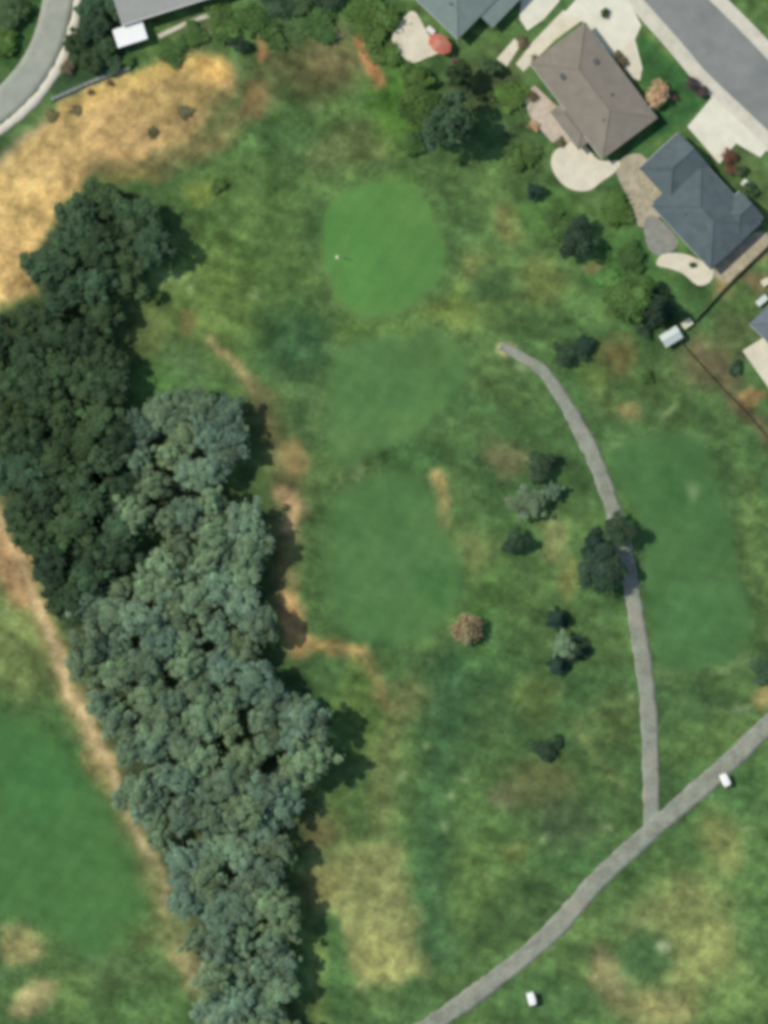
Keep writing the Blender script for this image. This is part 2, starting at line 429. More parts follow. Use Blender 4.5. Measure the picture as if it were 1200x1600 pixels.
class MB:
    """collects shapes into one mesh"""
    def __init__(s): s.v = []; s.f = []
    def add(s, v, f):
        n = len(s.v); s.v += [tuple(p) for p in v]; s.f += [tuple(i + n for i in q) for q in f]; return s
    def box(s, x0, x1, y0, y1, z0, z1):
        return s.add([(x0, y0, z0), (x1, y0, z0), (x1, y1, z0), (x0, y1, z0), (x0, y0, z1), (x1, y0, z1), (x1, y1, z1), (x0, y1, z1)],
                     [(0, 3, 2, 1), (4, 5, 6, 7), (0, 1, 5, 4), (1, 2, 6, 5), (2, 3, 7, 6), (3, 0, 4, 7)])
    def rbox(s, x0, x1, y0, y1, z0, z1, b):
        """box with chamfered upright and top edges"""
        def ring(x0, x1, y0, y1, z, c):
            return [(x0 + c, y0, z), (x1 - c, y0, z), (x1, y0 + c, z), (x1, y1 - c, z), (x1 - c, y1, z), (x0 + c, y1, z), (x0, y1 - c, z), (x0, y0 + c, z)]
        v = ring(x0, x1, y0, y1, z0, b) + ring(x0, x1, y0, y1, z1 - b, b) + ring(x0 + b, x1 - b, y0 + b, y1 - b, z1, b)
        f = [tuple(range(7, -1, -1)), tuple(range(16, 24))]
        for r in (0, 8):
            for i in range(8):
                j = (i + 1) % 8
                f.append((r + i, r + j, r + 8 + j, r + 8 + i))
        return s.add(v, f)
    def tube(s, pts, rad, n=7, cap=True):
        pts = [Vector(p) for p in pts]
        if not isinstance(rad, (list, tuple)): rad = [rad] * len(pts)
        v = []; f = []
        for i, p in enumerate(pts):
            d = (pts[min(i + 1, len(pts) - 1)] - pts[max(i - 1, 0)]).normalized()
            a = d.orthogonal().normalized() if abs(d.z) < 0.98 else Vector((1, 0, 0))
            a = (a - d * a.dot(d)).normalized(); b = d.cross(a)
            for k in range(n):
                t = 2 * math.pi * k / n
                v.append(p + (a * math.cos(t) + b * math.sin(t)) * rad[i])
        for i in range(len(pts) - 1):
            for k in range(n):
                k2 = (k + 1) % n
                f.append((i * n + k, i * n + k2, (i + 1) * n + k2, (i + 1) * n + k))
        if cap:
            f.append(tuple(range(n - 1, -1, -1))); f.append(tuple(range((len(pts) - 1) * n, len(pts) * n)))
        return s.add(v, f)
    def build(s, name, mat, parent=None, smooth_=False):
        return mesh_obj(name, s.v, s.f, mat, parent, smooth_)

# ------------------------------------------------------------------ materials
def nodes_of(m):
    m.use_nodes = True
    t = m.node_tree
    return t, t.nodes, t.links, t.nodes['Principled BSDF']
def mat_plain(name, rgb, rough=0.8, amt=0.15, scale=1.5, fine=9.0, bump=0.0, metal=0.0, spec=0.3, stain=None):
    """procedural: colour broken by two noises, optional stain colour, optional bump"""
    m = bpy.data.materials.new(name)
    t, n, l, b = nodes_of(m)
    base = alb(rgb)
    geo = n.new('ShaderNodeNewGeometry')
    n1 = n.new('ShaderNodeTexNoise'); n1.inputs['Scale'].default_value = scale; n1.inputs['Detail'].default_value = 5
    n2 = n.new('ShaderNodeTexNoise'); n2.inputs['Scale'].default_value = fine; n2.inputs['Detail'].default_value = 4
    l.new(geo.outputs['Position'], n1.inputs['Vector']); l.new(geo.outputs['Position'], n2.inputs['Vector'])
    add = n.new('ShaderNodeMath'); add.operation = 'ADD'
    l.new(n1.outputs['Fac'], add.inputs[0]); l.new(n2.outputs['Fac'], add.inputs[1])
    mr = n.new('ShaderNodeMapRange')
    mr.inputs['From Min'].default_value = 0.78; mr.inputs['From Max'].default_value = 1.22
    mr.inputs['To Min'].default_value = 1 - amt; mr.inputs['To Max'].default_value = 1 + amt
    l.new(add.outputs[0], mr.inputs['Value'])
    mul = n.new('ShaderNodeVectorMath'); mul.operation = 'SCALE'
    mul.inputs[0].default_value = tuple(base)
    l.new(mr.outputs[0], mul.inputs['Scale'])
    out = mul.outputs[0]
    if stain is not None:
        n3 = n.new('ShaderNodeTexNoise'); n3.inputs['Scale'].default_value = scale * 0.6; n3.inputs['Detail'].default_value = 6
        mp = n.new('ShaderNodeMapping'); mp.inputs['Location'].default_value = (13, 7, 3)
        l.new(geo.outputs['Position'], mp.inputs['Vector']); l.new(mp.outputs[0], n3.inputs['Vector'])
        mr3 = n.new('ShaderNodeMapRange'); mr3.inputs['From Min'].default_value = 0.5; mr3.inputs['From Max'].default_value = 0.72
        mr3.inputs['To Max'].default_value = 0.75
        l.new(n3.outputs['Fac'], mr3.inputs['Value'])
        mx = n.new('ShaderNodeMix'); mx.data_type = 'RGBA'
        l.new(mr3.outputs[0], mx.inputs['Factor']); l.new(out, mx.inputs['A'])
        mx.inputs['B'].default_value = (*alb(stain), 1)
        out = mx.outputs['Result']
    l.new(out, b.inputs['Base Color'])
    b.inputs['Roughness'].default_value = rough
    b.inputs['Metallic'].default_value = metal
    b.inputs['Specular IOR Level'].default_value = spec
    if bump:
        bp = n.new('ShaderNodeBump'); bp.inputs['Strength'].default_value = bump; bp.inputs['Distance'].default_value = 0.03
        l.new(n2.outputs['Fac'], bp.inputs['Height']); l.new(bp.outputs[0], b.inputs['Normal'])
    return m
def mat_turf(name, fine_amt, bump):
    m = bpy.data.materials.new(name)
    t, n, l, b = nodes_of(m)
    at = n.new('ShaderNodeAttribute'); at.attribute_name = 'col'
    geo = n.new('ShaderNodeNewGeometry')
    n1 = n.new('ShaderNodeTexNoise'); n1.inputs['Scale'].default_value = 2.2; n1.inputs['Detail'].default_value = 7
    n1.inputs['Roughness'].default_value = 0.65
    n2 = n.new('ShaderNodeTexNoise'); n2.inputs['Scale'].default_value = 7.0; n2.inputs['Detail'].default_value = 4
    for q in (n1, n2): l.new(geo.outputs['Position'], q.inputs['Vector'])
    mr = n.new('ShaderNodeMapRange'); mr.inputs['From Min'].default_value = 0.3; mr.inputs['From Max'].default_value = 0.7
    mr.inputs['To Min'].default_value = 1 - fine_amt; mr.inputs['To Max'].default_value = 1 + fine_amt
    l.new(n1.outputs['Fac'], mr.inputs['Value'])
    sc_ = n.new('ShaderNodeVectorMath'); sc_.operation = 'SCALE'
    l.new(at.outputs['Color'], sc_.inputs[0]); l.new(mr.outputs[0], sc_.inputs['Scale'])
    l.new(sc_.outputs[0], b.inputs['Base Color'])
    b.inputs['Roughness'].default_value = 0.95
    b.inputs['Specular IOR Level'].default_value = 0.1
    bp = n.new('ShaderNodeBump'); bp.inputs['Strength'].default_value = bump; bp.inputs['Distance'].default_value = 0.12
    l.new(n2.outputs['Fac'], bp.inputs['Height']); l.new(bp.outputs[0], b.inputs['Normal'])
    return m
def mat_leaf(name, rgb, var=0.25, hue=(0.0, 0.0, 0.0), trans=0.25):
    """leaf colour times a per-leaf tone (attribute) and a per-tree tone"""
    m = bpy.data.materials.new(name)
    t, n, l, b = nodes_of(m)
    at = n.new('ShaderNodeAttribute'); at.attribute_name = 'col'
    oi = n.new('ShaderNodeObjectInfo')
    mr = n.new('ShaderNodeMapRange'); mr.inputs['To Min'].default_value = 1 - var; mr.inputs['To Max'].default_value = 1 + var
    l.new(oi.outputs['Random'], mr.inputs['Value'])
    c = n.new('ShaderNodeVectorMath'); c.operation = 'MULTIPLY'
    fr = n.new('ShaderNodeMath'); fr.operation = 'MULTIPLY'; fr.inputs[1].default_value = 7.13
    l.new(oi.outputs['Random'], fr.inputs[0])
    ff = n.new('ShaderNodeMath'); ff.operation = 'FRACT'; l.new(fr.outputs[0], ff.inputs[0])
    hm = n.new('ShaderNodeMix'); hm.data_type = 'RGBA'
    hm.inputs['A'].default_value = (rgb[0] * .94, rgb[1] * .98, rgb[2] * 1.0, 1)
    hm.inputs['B'].default_value = (rgb[0] * 1.12, rgb[1] * 1.06, rgb[2] * .82, 1)
    l.new(ff.outputs[0], hm.inputs['Factor']); l.new(hm.outputs['Result'], c.inputs[0])
    l.new(at.outputs['Color'], c.inputs[1])
    s = n.new('ShaderNodeVectorMath'); s.operation = 'SCALE'
    l.new(c.outputs[0], s.inputs[0]); l.new(mr.outputs[0], s.inputs['Scale'])
    l.new(s.outputs[0], b.inputs['Base Color'])
    b.inputs['Roughness'].default_value = 0.7
    b.inputs['Specular IOR Level'].default_value = 0.1
    tr = n.new('ShaderNodeBsdfTranslucent'); l.new(s.outputs[0], tr.inputs['Color'])
    mx = n.new('ShaderNodeMixShader'); mx.inputs[0].default_value = trans
    l.new(b.outputs[0], mx.inputs[1]); l.new(tr.outputs[0], mx.inputs[2])
    l.new(mx.outputs[0], n['Material Output'].inputs['Surface'])
    return m

M = {}
M['turf'] = mat_turf('turf', 0.24, 0.4)
M['mown'] = mat_turf('mown_turf', 0.10, 0.25)
M['asphalt'] = mat_plain('street_asphalt', (136, 140, 138), .9, .10, .35, 5, .2, stain=(118, 122, 122))
M['lane'] = mat_plain('lane_asphalt', (158, 163, 152), .9, .10, .5, 5, .2, stain=(176, 174, 158))
M['path'] = mat_plain('cart_path_asphalt', (141, 146, 132), .92, .24, .45, 3, .3, stain=(160, 156, 140))
M['concrete'] = mat_plain('pale_concrete', (219, 213, 192), .85, .09, .6, 5, .1, stain=(206, 198, 178))
M['concrete2'] = mat_plain('white_concrete', (225, 223, 206), .85, .08, .5, 5, .1, stain=(212, 210, 192))
M['pave'] = mat_plain('pavement_concrete', (210, 206, 190), .88, .09, .8, 6, .15, stain=(188, 184, 164))
M['pinkpave'] = mat_plain('pinkish_paving', (196, 184, 168), .88, .12, 1.0, 3, .2, stain=(172, 158, 140))
M['gravel'] = mat_plain('beige_gravel', (168, 160, 138), .95, .2, 1.2, 3, .6, stain=(196, 186, 164))
M['greypave'] = mat_plain('grey_paving', (140, 142, 134), .9, .14, 1.2, 4, .3, stain=(160, 156, 146))
M['kerb'] = mat_plain('kerb_concrete', (196, 194, 182), .85, .1, 1.2, 7, .1)
M['roof_green'] = mat_plain('grey_green_shingles', (122, 138, 134), .85, .09, .8, 6, .4)
M['roof_brown'] = mat_plain('taupe_shingles', (137, 130, 119), .88, .12, .7, 6, .4, stain=(134, 130, 118))
M['roof_slate'] = mat_plain('slate_blue_shingles', (87, 100, 104), .8, .13, .8, 6, .4, stain=(98, 112, 116))
M['roof_grey'] = mat_plain('pale_grey_roofing', (160, 162, 158), .7, .06, .8, 6, .2)
M['roof_blue'] = mat_plain('grey_blue_shingles', (104, 116, 122), .8, .1, .8, 6, .3)
M['ridge_dark'] = mat_plain('ridge_dark', (92, 98, 100), .85, .1, 2, 8, .2)
M['wall'] = mat_plain('stucco', (196, 186, 168), .9, .06, 1, 10, .2)
M['wall2'] = mat_plain('stucco_grey', (168, 168, 162), .9, .06, 1, 10, .2)
M['white'] = mat_plain('white_paint', (226, 226, 222), .5, .04, 1, 8, 0)
M['shedwhite'] = mat_plain('white_sheet_roof', (244, 245, 245), .5, .02, 1, 8, 0)
M['palebox'] = mat_plain('pale_blue_sheet_roof', (206, 216, 212), .5, .05, 1.5, 8, 0)
M['cream'] = mat_plain('cream_plastic', (214, 212, 184), .55, .04, 1, 8, 0)
M['glass'] = mat_plain('window_glass', (60, 74, 84), .12, .05, 1, 8, 0, spec=.6)
M['frame'] = mat_plain('window_frame', (214, 214, 208), .5, .03, 1, 8, 0)
M['door'] = mat_plain('painted_door', (120, 92, 74), .5, .06, 2, 8, 0)
M['metal'] = mat_plain('dull_metal', (110, 112, 112), .45, .06, 3, 10, 0, metal=.7)
M['wood'] = mat_plain('weathered_fence_wood', (134, 126, 106), .9, .15, 1.2, 9, .3)
M['darkwood'] = mat_plain('dark_fence_wood', (112, 102, 84), .9, .15, 1.2, 9, .3)
M['bark'] = mat_plain('bark', (92, 80, 64), .95, .25, 3, 12, .6)
M['palebark'] = mat_plain('pale_bark', (138, 128, 112), .9, .2, 3, 12, .5)
M['red'] = mat_plain('faded_red_canvas', (192, 112, 94), .85, .12, 1.2, 5, .2, stain=(206, 158, 136))
M['tyre'] = mat_plain('rubber', (38, 38, 40), .85, .1, 4, 12, 0)
M['seat'] = mat_plain('cream_vinyl', (190, 184, 164), .5, .05, 3, 10, 0)
M['yellow'] = mat_plain('pale_yellow_flag', (232, 226, 138), .7, .04, 3, 10, 0)
M['black'] = mat_plain('black_plastic', (34, 34, 36), .5, .05, 3, 10, 0)
M['lowwall'] = mat_plain('low_stone_wall', (132, 138, 134), .92, .15, 1.2, 4, .5)
M['stone'] = mat_plain('pale_stone', (186, 176, 156), .92, .14, 1.2, 4, .5)
M['rim'] = mat_plain('wheel_rim', (180, 182, 182), .4, .04, 3, 10, 0, metal=.5)

# ------------------------------------------------------------------ ground
def axis_coords(lo, hi, step, far):
    c = list(np.arange(lo, hi + 1e-6, step)); s = step; a = [c[0]]; b = [c[-1]]
    while b[-1] < far:
        s *= 1.35; b.append(b[-1] + s); a.append(a[-1] - s)
    return np.array(a[:0:-1] + c + b[1:])
gx = axis_coords(-63, 63, 0.4, 1500); gy = axis_coords(-83, 83, 0.4, 1500)
GX, GY = np.meshgrid(gx, gy)
fx, fy = GX.ravel(), GY.ravel()
V = np.stack([fx, fy, ground_h(fx, fy)], 1)
nx, ny = len(gx), len(gy)
ii = (np.arange(ny - 1)[:, None] * nx + np.arange(nx - 1)[None, :]).ravel()
F = np.stack([ii, ii + 1, ii + nx + 1, ii + nx], 1)
gme = fast_mesh('ground', V, F)
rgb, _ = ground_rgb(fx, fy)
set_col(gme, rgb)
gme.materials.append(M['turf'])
gme.polygons.foreach_set('use_smooth', [True] * len(gme.polygons))
ground = link(bpy.data.objects.new('ground', gme))
tag(ground, kind='structure')

def cdt_sheet(name, pts_px, dz, mat, step=0.7, colour=False, jitter=0.0):
    """a thin sheet draped on the ground inside an outline"""
    pts = [P(*p) for p in pts_px]
    if jitter:
        pts = [(x + jitter * 2 * float(vnoise(x, y, .9, 5, 6)), y + jitter * 2 * float(vnoise(x, y, .9, 15, 2))) for x, y in pts]
    A = np.array(pts)
    xs = np.arange(A[:, 0].min(), A[:, 0].max(), step); ys = np.arange(A[:, 1].min(), A[:, 1].max(), step)
    X, Y = np.meshgrid(xs, ys); X = X.ravel(); Y = Y.ravel()
    ok = poly_sd(X, Y, A) < -step * 0.35
    inner = list(zip(X[ok], Y[ok]))
    allp = [Vector(p) for p in pts] + [Vector(p) for p in inner]
    vv, _, ff, _, _, _ = delaunay_2d_cdt(allp, [], [list(range(len(pts)))], 1, 1e-4)
    vx = np.array([v.x for v in vv]); vy = np.array([v.y for v in vv])
    z = ground_h(vx, vy) + dz
    o = mesh_obj(name, np.stack([vx, vy, z], 1), ff, mat, None, True)
    if colour:
        c, _ = ground_rgb(vx, vy)
        set_col(o.data, c)
    return tag(o, kind='structure')
for nm, outl in (('putting_green', GREEN), ('fairway', FAIR_A), ('fairway', FAIR_B), ('fairway', FAIR_C), ('fairway', FAIR_D)):
    cdt_sheet(nm, outl, 0.03, M['mown'], 0.6, True)

def ribbon(name, line_px, half, dz, mat, n=5, ragged=0.0, thick=0.0, seed=0):
    """a path draped on the ground; half may be a number or a list along the line (m)"""
    L = np.array([P(*p) for p in line_px])
    seg = np.hypot(*np.diff(L, axis=0).T); s = np.concatenate([[0], np.cumsum(seg)])
    q = np.arange(0, s[-1], 0.7)
    L = np.stack([np.interp(q, s, L[:, 0]), np.interp(q, s, L[:, 1])], 1)
    T = np.gradient(L, axis=0); T /= np.hypot(T[:, 0], T[:, 1])[:, None]
    N = np.stack([-T[:, 1], T[:, 0]], 1)
    hw = np.full(len(L), half) if np.isscalar(half) else np.interp(np.linspace(0, 1, len(L)), np.linspace(0, 1, len(half)), half)
    rows = []
    for k in range(n + 1):
        t = -1 + 2 * k / n
        e = hw * t
        if k in (0, n):
            e = e + np.sign(t) * ragged * (vnoise(q, q * 0 + k, 1.6, seed, 1) + vnoise(q, q * 0 + k, 0.8, seed, 9)) * 2
        p = L + N * e[:, None]
        rows.append(np.stack([p[:, 0], p[:, 1], ground_h(p[:, 0], p[:, 1]) + dz], 1))
    W = len(L)
    Vv = np.concatenate(rows); f = []
    for k in range(n):
        for i in range(W - 1):
            f.append((k * W + i, k * W + i + 1, (k + 1) * W + i + 1, (k + 1) * W + i))
    if thick:
        base = len(Vv); low = []
        for k in (0, n):
            r = rows[k].copy(); r[:, 2] -= thick; low.append(r)
        Vv = np.concatenate([Vv] + low)
        for i in range(W - 1):
            f.append((i, base + i, base + i + 1, i + 1))
            f.append((n * W + i + 1, base + W + i + 1, base + W + i, n * W + i))
    o = mesh_obj(name, Vv, f, mat, None, True)
    return tag(o, kind='structure')
ribbon('cart_path', PATH_2, 1.5, 0.055, M['path'], 5, 0.13, 0.1, 3)
ribbon('cart_path', PATH_1, [0.8, 1.0, 1.3, 1.25, 1.35, 1.3, 1.3, 1.35, 1.3], 0.05, M['path'], 5, 0.13, 0.1, 8)
ribbon('lane', LANE, 2.4, 0.03, M['lane'], 5, 0.0, 0.1, 2)
def offset_line(line, d):
    L = np.array(line, float); T = np.gradient(L, axis=0); T /= np.hypot(T[:, 0], T[:, 1])[:, None]
    return L + np.stack([-T[:, 1], T[:, 0]], 1) * d
ribbon('lane_pavement', offset_line(LANE, -32), 0.75, 0.13, M['pave'], 2, 0.12, 0.2, 5)

def slab(name, pts_px, z, mat, depth=0.25, n=0):
    """a flat slab with real edges"""
    pts = [P(*p) for p in (smooth(pts_px, n) if n else pts_px)]
    k = len(pts)
    A = np.array(pts); area = 0.5 * np.sum(A[:, 0] * np.roll(A[:, 1], -1) - np.roll(A[:, 0], -1) * A[:, 1])
    if area < 0: pts = pts[::-1]
    v = [(x, y, z) for x, y in pts] + [(x, y, z - depth) for x, y in pts]
    f = [tuple(range(k))] + [((i + 1) % k, i, k + i, k + (i + 1) % k) for i in range(k)]
    return tag(mesh_obj(name, v, f, mat), kind='structure')
slab('street', STREET_L + STREET_R[::-1], 0.02, M['asphalt'], 0.1)
def side_strip(line, d0, d1):
    return [tuple(p) for p in offset_line(line, d0)] + [tuple(p) for p in offset_line(line, d1)[::-1]]
slab('kerb', side_strip(STREET_L, 0.5, 3.5), 0.14, M['kerb'])
slab('pavement', side_strip(STREET_L, 3.5, 24), 0.125, M['pave'])
slab('kerb', side_strip(STREET_R, -0.5, -3.5), 0.14, M['kerb'])
slab('pavement', side_strip(STREET_R, -3.5, -22), 0.125, M['pave'])
# drives and patios round the houses
slab('driveway', [(818, -60), (880, -60), (874, 2), (850, 30), (824, 48), (812, 30)], 0.135, M['concrete2'])
slab('driveway', [(908, -10), (962, -45), (978, -8), (1002, 40), (992, 62), (1004, 108), (996, 124), (970, 102), (934, 62), (905, 28), (880, 22)], 0.15, M['concrete2'])
slab('side_path', [(880, 16), (912, 30), (868, 62), (846, 84), (818, 112), (806, 100), (832, 66)], 0.12, M['concrete'])
slab('side_path', [(986, 60), (1003, 108), (1000, 126), (988, 122), (962, 92)], 0.157, M['concrete'])
slab('patio', [(862, 262), (864, 240), (880, 228), (908, 222), (935, 250), (968, 252), (962, 268), (940, 284), (922, 297), (900, 298), (878, 287)], 0.12, M['concrete'], .25, 4)
slab('patio', [(816, 146), (836, 134), (880, 176), (902, 208), (892, 224), (862, 222), (848, 206), (832, 190), (822, 168)], 0.115, M['pinkpave'])
slab('patio', [(612, 62), (634, 24), (650, 20), (668, 52), (690, 78), (668, 90), (648, 98), (636, 94)], 0.12, M['concrete'], .25, 3)
slab('garden_path', [(776, 92), (804, 60), (814, 70), (792, 104)], 0.11, M['concrete'])
slab('driveway', [(1074, 198), (1114, 150), (1200, 232), (1188, 246), (1150, 224), (1124, 256)], 0.155, M['concrete2'])
slab('gravel_yard', [(962, 262), (1000, 240), (1036, 290), (1046, 318), (1018, 350), (996, 352), (986, 318)], 0.06, M['gravel'], .2, 4)
slab('paved_yard', [(1006, 348), (1024, 338), (1060, 376), (1040, 398), (1014, 390)], 0.065, M['greypave'], .2, 3)
slab('patio', [(1026, 414), (1034, 398), (1064, 396), (1088, 404), (1114, 420), (1110, 440), (1090, 446), (1068, 428), (1048, 420)], 0.09, M['concrete'], .2, 3)
slab('patio', [(1160, 548), (1192, 528), (1260, 610), (1225, 640)], 0.1, M['concrete'])
slab('gravel_bed', [(1116, 420), (1180, 362), (1204, 382), (1150, 430), (1136, 442)], 0.05, M['gravel'], .2, 3)

# ------------------------------------------------------------------ rough grass tufts (too many to count)
def scatter_rough(n):
    x = RNG.uniform(-61, 61, n); y = RNG.uniform(-81, 81, n)
    px = x / MPP + 600; py = 800 - y / MPP
    ok = np.ones(n, bool)
    for q in (GREEN, FAIR_A, FAIR_B, FAIR_C, FAIR_D):
        ok &= poly_sd(px, py, q) > 3
    for q, w in ((PATH_1, 11.5), (PATH_2, 13.5), (LANE, 44)):
        ok &= line_sd(px, py, q) > w
    ok &= poly_sd(px, py, [(560, -40), (700, 100), (800, 140), (840, 250), (930, 320), (980, 330), (1000, 400), (1100, 460), (1180, 440), (1240, 640), (1240, -40)]) > 0
    ok &= vnoise(x, y, 2.6, 6, 6) + 0.6 * vnoise(x, y, 9, 2, 8) + RNG.uniform(-.5, .35, n) > -0.12
    return x[ok], y[ok]
tx, ty = scatter_rough(140000)
n = len(tx)
c, _ = ground_rgb(tx, ty)
nb = 3
ang = RNG.uniform(0, 2 * np.pi, (n, nb)); hgt = RNG.uniform(.05, .19, (n, 1)) * RNG.uniform(.7, 1.2, (n, nb))
lean = RNG.uniform(.8, 1.6, (n, nb)) * hgt * 1.3; wd = RNG.uniform(.05, .12, (n, nb))
bx = tx[:, None] + RNG.normal(0, .06, (n, nb)); by = ty[:, None] + RNG.normal(0, .06, (n, nb)); bz = ground_h(tx, ty)[:, None] + 0 * bx - 0.02
dx, dy = np.cos(ang), np.sin(ang)
v0 = np.stack([bx - dy * wd, by + dx * wd, bz], -1); v1 = np.stack([bx + dy * wd, by - dx * wd, bz], -1)
v2 = np.stack([bx + dx * lean, by + dy * lean, bz + hgt], -1)
TV = np.stack([v0, v1, v2], 2).reshape(-1, 3)
TF = np.arange(len(TV)).reshape(-1, 3)
tme = fast_mesh('rough_grass', TV, TF)
tone = RNG.uniform(.82, 1.36, (n, 1)) * (1 + RNG.normal(0, .06, (n, 3)))
set_col(tme, np.repeat(np.clip(c * tone, 0, 1), nb * 3, axis=0))
tme.materials.append(M['mown'])
tag(link(bpy.data.objects.new('rough_grass', tme)), 'tufts of rough grass between the mown fairways and paths', 'grass', None, 'stuff')

# ------------------------------------------------------------------ foliage meshes
def leaf_cloud(rng, centres, radii, per, leaf, up=1.35, tone=0.2, hue=0.035, flat=0.7, stray=0.18):
    """leaf-sized quads through uneven clumps, some straying between them; returns verts, faces, tones"""
    Vs = []; Cs = []
    cen = np.array(centres); mid = cen.mean(0)
    for c0, r in zip(cen, radii):
        k = max(12, int(per * r * r))
        d = rng.normal(0, 1, (k, 3)); d /= np.linalg.norm(d, axis=1)[:, None]
        d[:, 2] = np.where(d[:, 2] < -0.3, -d[:, 2], d[:, 2])
        rad = r * rng.uniform(.25, 1.0, (k, 1)) ** .5
        st = rng.random((k, 1)) < stray
        rad = np.where(st, rad * rng.uniform(1.0, 1.9, (k, 1)), rad)
        sq = np.array([rng.uniform(.75, 1.3), rng.uniform(.75, 1.3), flat])
        pos = c0[None] + d * rad * sq
        nrm = d * .8 + rng.normal(0, .5, (k, 3)) + np.array([0, 0, up]); nrm /= np.linalg.norm(nrm, axis=1)[:, None]
        a = np.cross(nrm, rng.normal(0, 1, (k, 3))); a /= np.linalg.norm(a, axis=1)[:, None]
        b = np.cross(nrm, a)
        s = leaf * rng.uniform(.6, 1.35, (k, 1)); w = s * rng.uniform(.45, .8, (k, 1))
        bend = nrm * s * rng.uniform(-.15, .15, (k, 1))
        Vs.append(np.stack([pos - a * s, pos - b * w + bend, pos + a * s, pos + b * w + bend], 1))
        ct = 1 + rng.normal(0, tone); ch = 1 + rng.normal(0, hue, 3)
        t = ct * ch[None] * rng.uniform(.75, 1.25, (k, 1))
        Cs.append(np.repeat(np.clip(t, .35, 2), 4, axis=0))
    Vv = np.concatenate(Vs).reshape(-1, 3); Ff = np.arange(len(Vv)).reshape(-1, 4)
    return Vv, Ff, np.concatenate(Cs)
def crown_mesh(name, seed, rx, rz, zc, ncl, cr, per, leaf, mat, loose=0.0, cone=False, tone=0.22, stray=.18):
    rng = np.random.default_rng(seed)
    cs = []; rs = []
    while len(cs) < ncl:
        d = rng.normal(0, 1, 3); d /= np.linalg.norm(d)
        q = rng.uniform(.1, 1.0) ** .5
        if not cone and d[2] < -.2 and rng.random() < .6: d[2] *= -1
        if cone:
            h = rng.uniform(0, 1) ** 1.3; a = rng.uniform(0, 2 * np.pi)
            rr = rx * (1 - h) * rng.uniform(.55, 1.0) + .08
            p = np.array([math.cos(a) * rr, math.sin(a) * rr, zc - rz + 2 * rz * h]); r = cr * (1.05 - .75 * h) * rng.uniform(.7, 1.15)
        else:
            lob = 1 + .22 * math.sin(3 * math.atan2(d[1], d[0]) + seed) + .12 * math.sin(5 * math.atan2(d[1], d[0]) + 2 * seed)
            p = np.array([d[0] * rx * q * lob, d[1] * rx * q * lob, zc + d[2] * rz * q]); r = cr * rng.uniform(.6, 1.25)
        cs.append(p); rs.append(r)
    Vv, Ff, Cc = leaf_cloud(rng, cs, rs, per, leaf, tone=tone, stray=stray)
    if loose:
        Vv = Vv + 0
    me = fast_mesh(name, Vv, Ff); set_col(me, Cc); me.materials.append(mat)
    return me, cs
def trunk_mesh(name, seed, height, r0, crown_cs, mat, nl=7):
    rng = np.random.default_rng(seed + 99)
    mb = MB()
    pts = []; z = -0.15
    x = y = 0.0
    for k in range(6):
        pts.append((x, y, z)); z += (height + .15) / 5
        x += rng.normal(0, .08) * height / 8; y += rng.normal(0, .08) * height / 8
    rad = [r0 * 1.35, r0, r0 * .85, r0 * .65, r0 * .42, r0 * .16]
    mb.tube(pts, rad, 8)
    order = rng.permutation(len(crown_cs))[:nl]
    for i in order:
        c0 = crown_cs[i]
        k = int(rng.integers(1, 4)); s = Vector(pts[k]); e = Vector(c0)
        mid = s.lerp(e, .5) + Vector((0, 0, .08 * height * rng.uniform(-.3, 1)))
        mb.tube([s, mid, e], [rad[k] * .55, rad[k] * .34, rad[k] * .08], 5)
    me = bpy.data.meshes.new(name); me.from_pydata([tuple(v) for v in mb.v], [], mb.f); me.update(); me.materials.append(mat)
    me.polygons.foreach_set('use_smooth', [True] * len(me.polygons))
    return me

LEAF = {
 'dark': mat_leaf('dark_green_leaves', (.072, .127, .064), .28, trans=.25),
 'pale': mat_leaf('grey_green_leaves', (.205, .305, .200), .24, trans=.3),
 'mid': mat_leaf('mid_green_leaves', (.105, .192, .060), .18, trans=.3),
 'deep': mat_leaf('deep_green_needles', (.035, .070, .048), .15, trans=.1),
 'night': mat_leaf('blackish_green_leaves', (.050, .092, .058), .15, trans=.2),
 'tan': mat_leaf('tan_leaves', (.33, .275, .185), .1),
 'orange': mat_leaf('orange_tan_leaves', (.66, .45, .26), .1),
 'purple': mat_leaf('purple_leaves', (.12, .09, .085), .1),
 'red': mat_leaf('dark_red_leaves', (.20, .105, .08), .1),
 'dry': mat_leaf('dry_olive_leaves', (.20, .19, .095), .15),
 'brown': mat_leaf('brown_leaves', (.22, .18, .12), .12),
}
PROTO = {}
